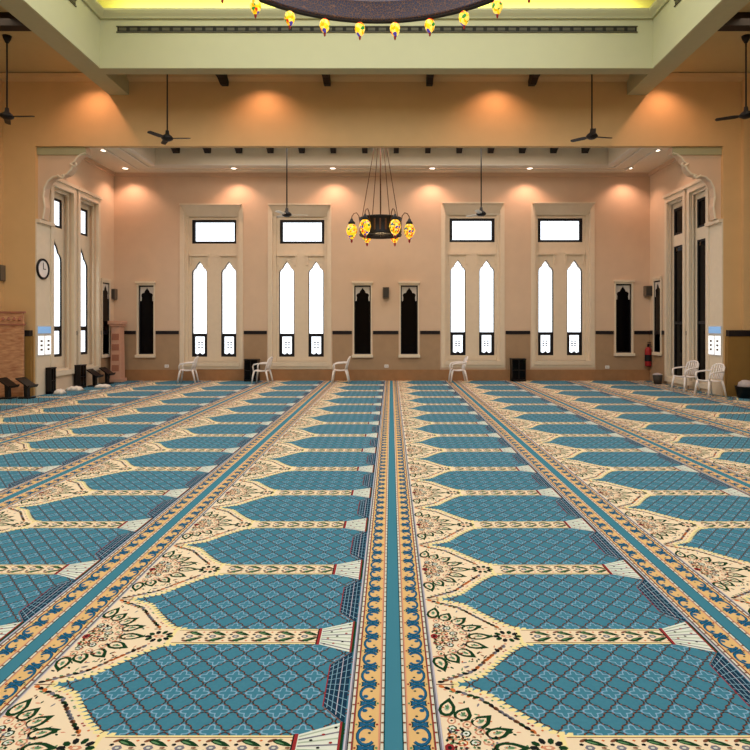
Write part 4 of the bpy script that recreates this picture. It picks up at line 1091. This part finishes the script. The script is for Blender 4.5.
# folded white cloths near the left wall
def cloth(label, px, py, w_, h_, mt=CLOTH):
    x, y = flo(px, py); rgc = random.Random(int(px))
    m = MB(); N_ = 12; vs = []
    for i in range(N_+1):
        for j in range(7):
            u, v = -1+2*i/N_, -1+2*j/6
            e_ = max(0, 1-(u*u)**1.5)*max(0, 1-(v*v)**1.5)
            vs.append((u*w_/2, v*0.13, h_*e_**0.4*(0.85+0.25*math.sin(u*9+px)*math.cos(v*4+px))))
    fs = [(i*7+j, (i+1)*7+j, (i+1)*7+j+1, i*7+j+1) for i in range(N_) for j in range(6)]
    fs.append(tuple([j for j in range(7)]+[i*7+6 for i in range(1, N_+1)]+[N_*7+j for j in range(5, -1, -1)]+[i*7 for i in range(N_-1, 0, -1)])[::-1])
    m.add(vs, fs); o = obj('folded_cloth', m, mt, None, True); o.location = (x, y, zc)
    tag(o, label, 'cloth', 'white cloths heaped by the left wall')
cloth('crumpled white cloth at the foot of the left pilaster', 60, 394.5, 0.20, 0.12)
cloth('low white cloth heap in front of the side wall bookcase', 75, 391, 0.36, 0.11)
cloth('white cloth between the side bookcase and the pink pedestal', 103, 388, 0.36, 0.09)

# fire extinguisher, low box, basket
g = thing('fire_extinguisher', 'red and black fire extinguisher hung by the right corner of the far wall', 'fire extinguisher', (bx(646.5), YB-0.12, bz(366)))
obj('cylinder', MB().lathe([(0, 0), (0.085, 0.0), (0.095, 0.03), (0.095, 0.47), (0.07, 0.54), (0.03, 0.57), (0, 0.57)], 18), REDM, g, True)
obj('label_band', MB().lathe([(0.0965, 0.15), (0.0965, 0.34)], 18), BLACKF, g, True)
obj('valve', MB().lathe([(0, 0.56), (0.03, 0.56), (0.03, 0.64), (0, 0.64)], 10).box(-0.02, 0.12, -0.015, 0.015, 0.64, 0.665).box(-0.02, 0.1, -0.015, 0.015, 0.69, 0.71), BLACKF, g)
obj('hose', MB().tube([(0.03, -0.02, 0.61), (0.11, -0.05, 0.58), (0.13, -0.06, 0.4), (0.11, -0.05, 0.15), (0.10, -0.05, 0.08)], [0.014, 0.014, 0.014, 0.018, 0.024], 8), BLACKF, g, True)
obj('wall_bracket', MB().box(-0.05, 0.05, 0.08, 0.12, 0.25, 0.4), BLACKF, g)
g = thing('waste_bin', 'small dark bin on the carpet at the right corner of the recess', 'bin', (7.42, 16.7, zc))
obj('body', MB().lathe([(0, 0), (0.10, 0), (0.13, 0.26), (0.12, 0.26), (0.095, 0.015), (0, 0.015)], 18), GREYD, g, True)
obj('lid', MB().lathe([(0, 0.31), (0.06, 0.30), (0.13, 0.27), (0.135, 0.255), (0, 0.255)], 18), CLOTHG, g, True)
x, y = flo(746, 398.5)
g = thing('black_basket', 'black basket on the carpet at the right edge of the picture', 'basket', (x, y, zc))
m = MB().lathe([(0, 0), (0.17, 0), (0.22, 0.24), (0.235, 0.25), (0.22, 0.26), (0.205, 0.24), (0.16, 0.015), (0, 0.015)], 20)
obj('tub', m, BLACKW, g, True)
o = obj('grey_bundle', MB().lathe([(0, 0.40), (0.08, 0.39), (0.15, 0.34), (0.17, 0.26), (0.13, 0.20), (0, 0.18)], 12), CLOTHG, None, True); o.location = (x, y, zc)
tag(o, 'grey cloth bundle in the black basket at the right edge', 'cloth')
# wall sockets
for px, py, lb in ((167, 366, 'small white wall socket left of the leftmost tall window'), (386.5, 366, 'small white wall socket between the paired narrow dark windows'), (607, 367, 'small white wall socket below the right narrow dark window')):
    g = thing('wall_socket', lb, 'socket', (bx(px), YB-0.0155, bz(py)), 0, 'wall sockets of the far wall')
    obj('plate', MB().box(-0.06, 0.06, -0.012, 0, -0.045, 0.045), WHITEP, g)
    obj('outlet', MB().box(-0.03, -0.01, -0.014, -0.012, -0.012, 0.012).box(0.01, 0.03, -0.014, -0.012, -0.012, 0.012), GREYD, g)
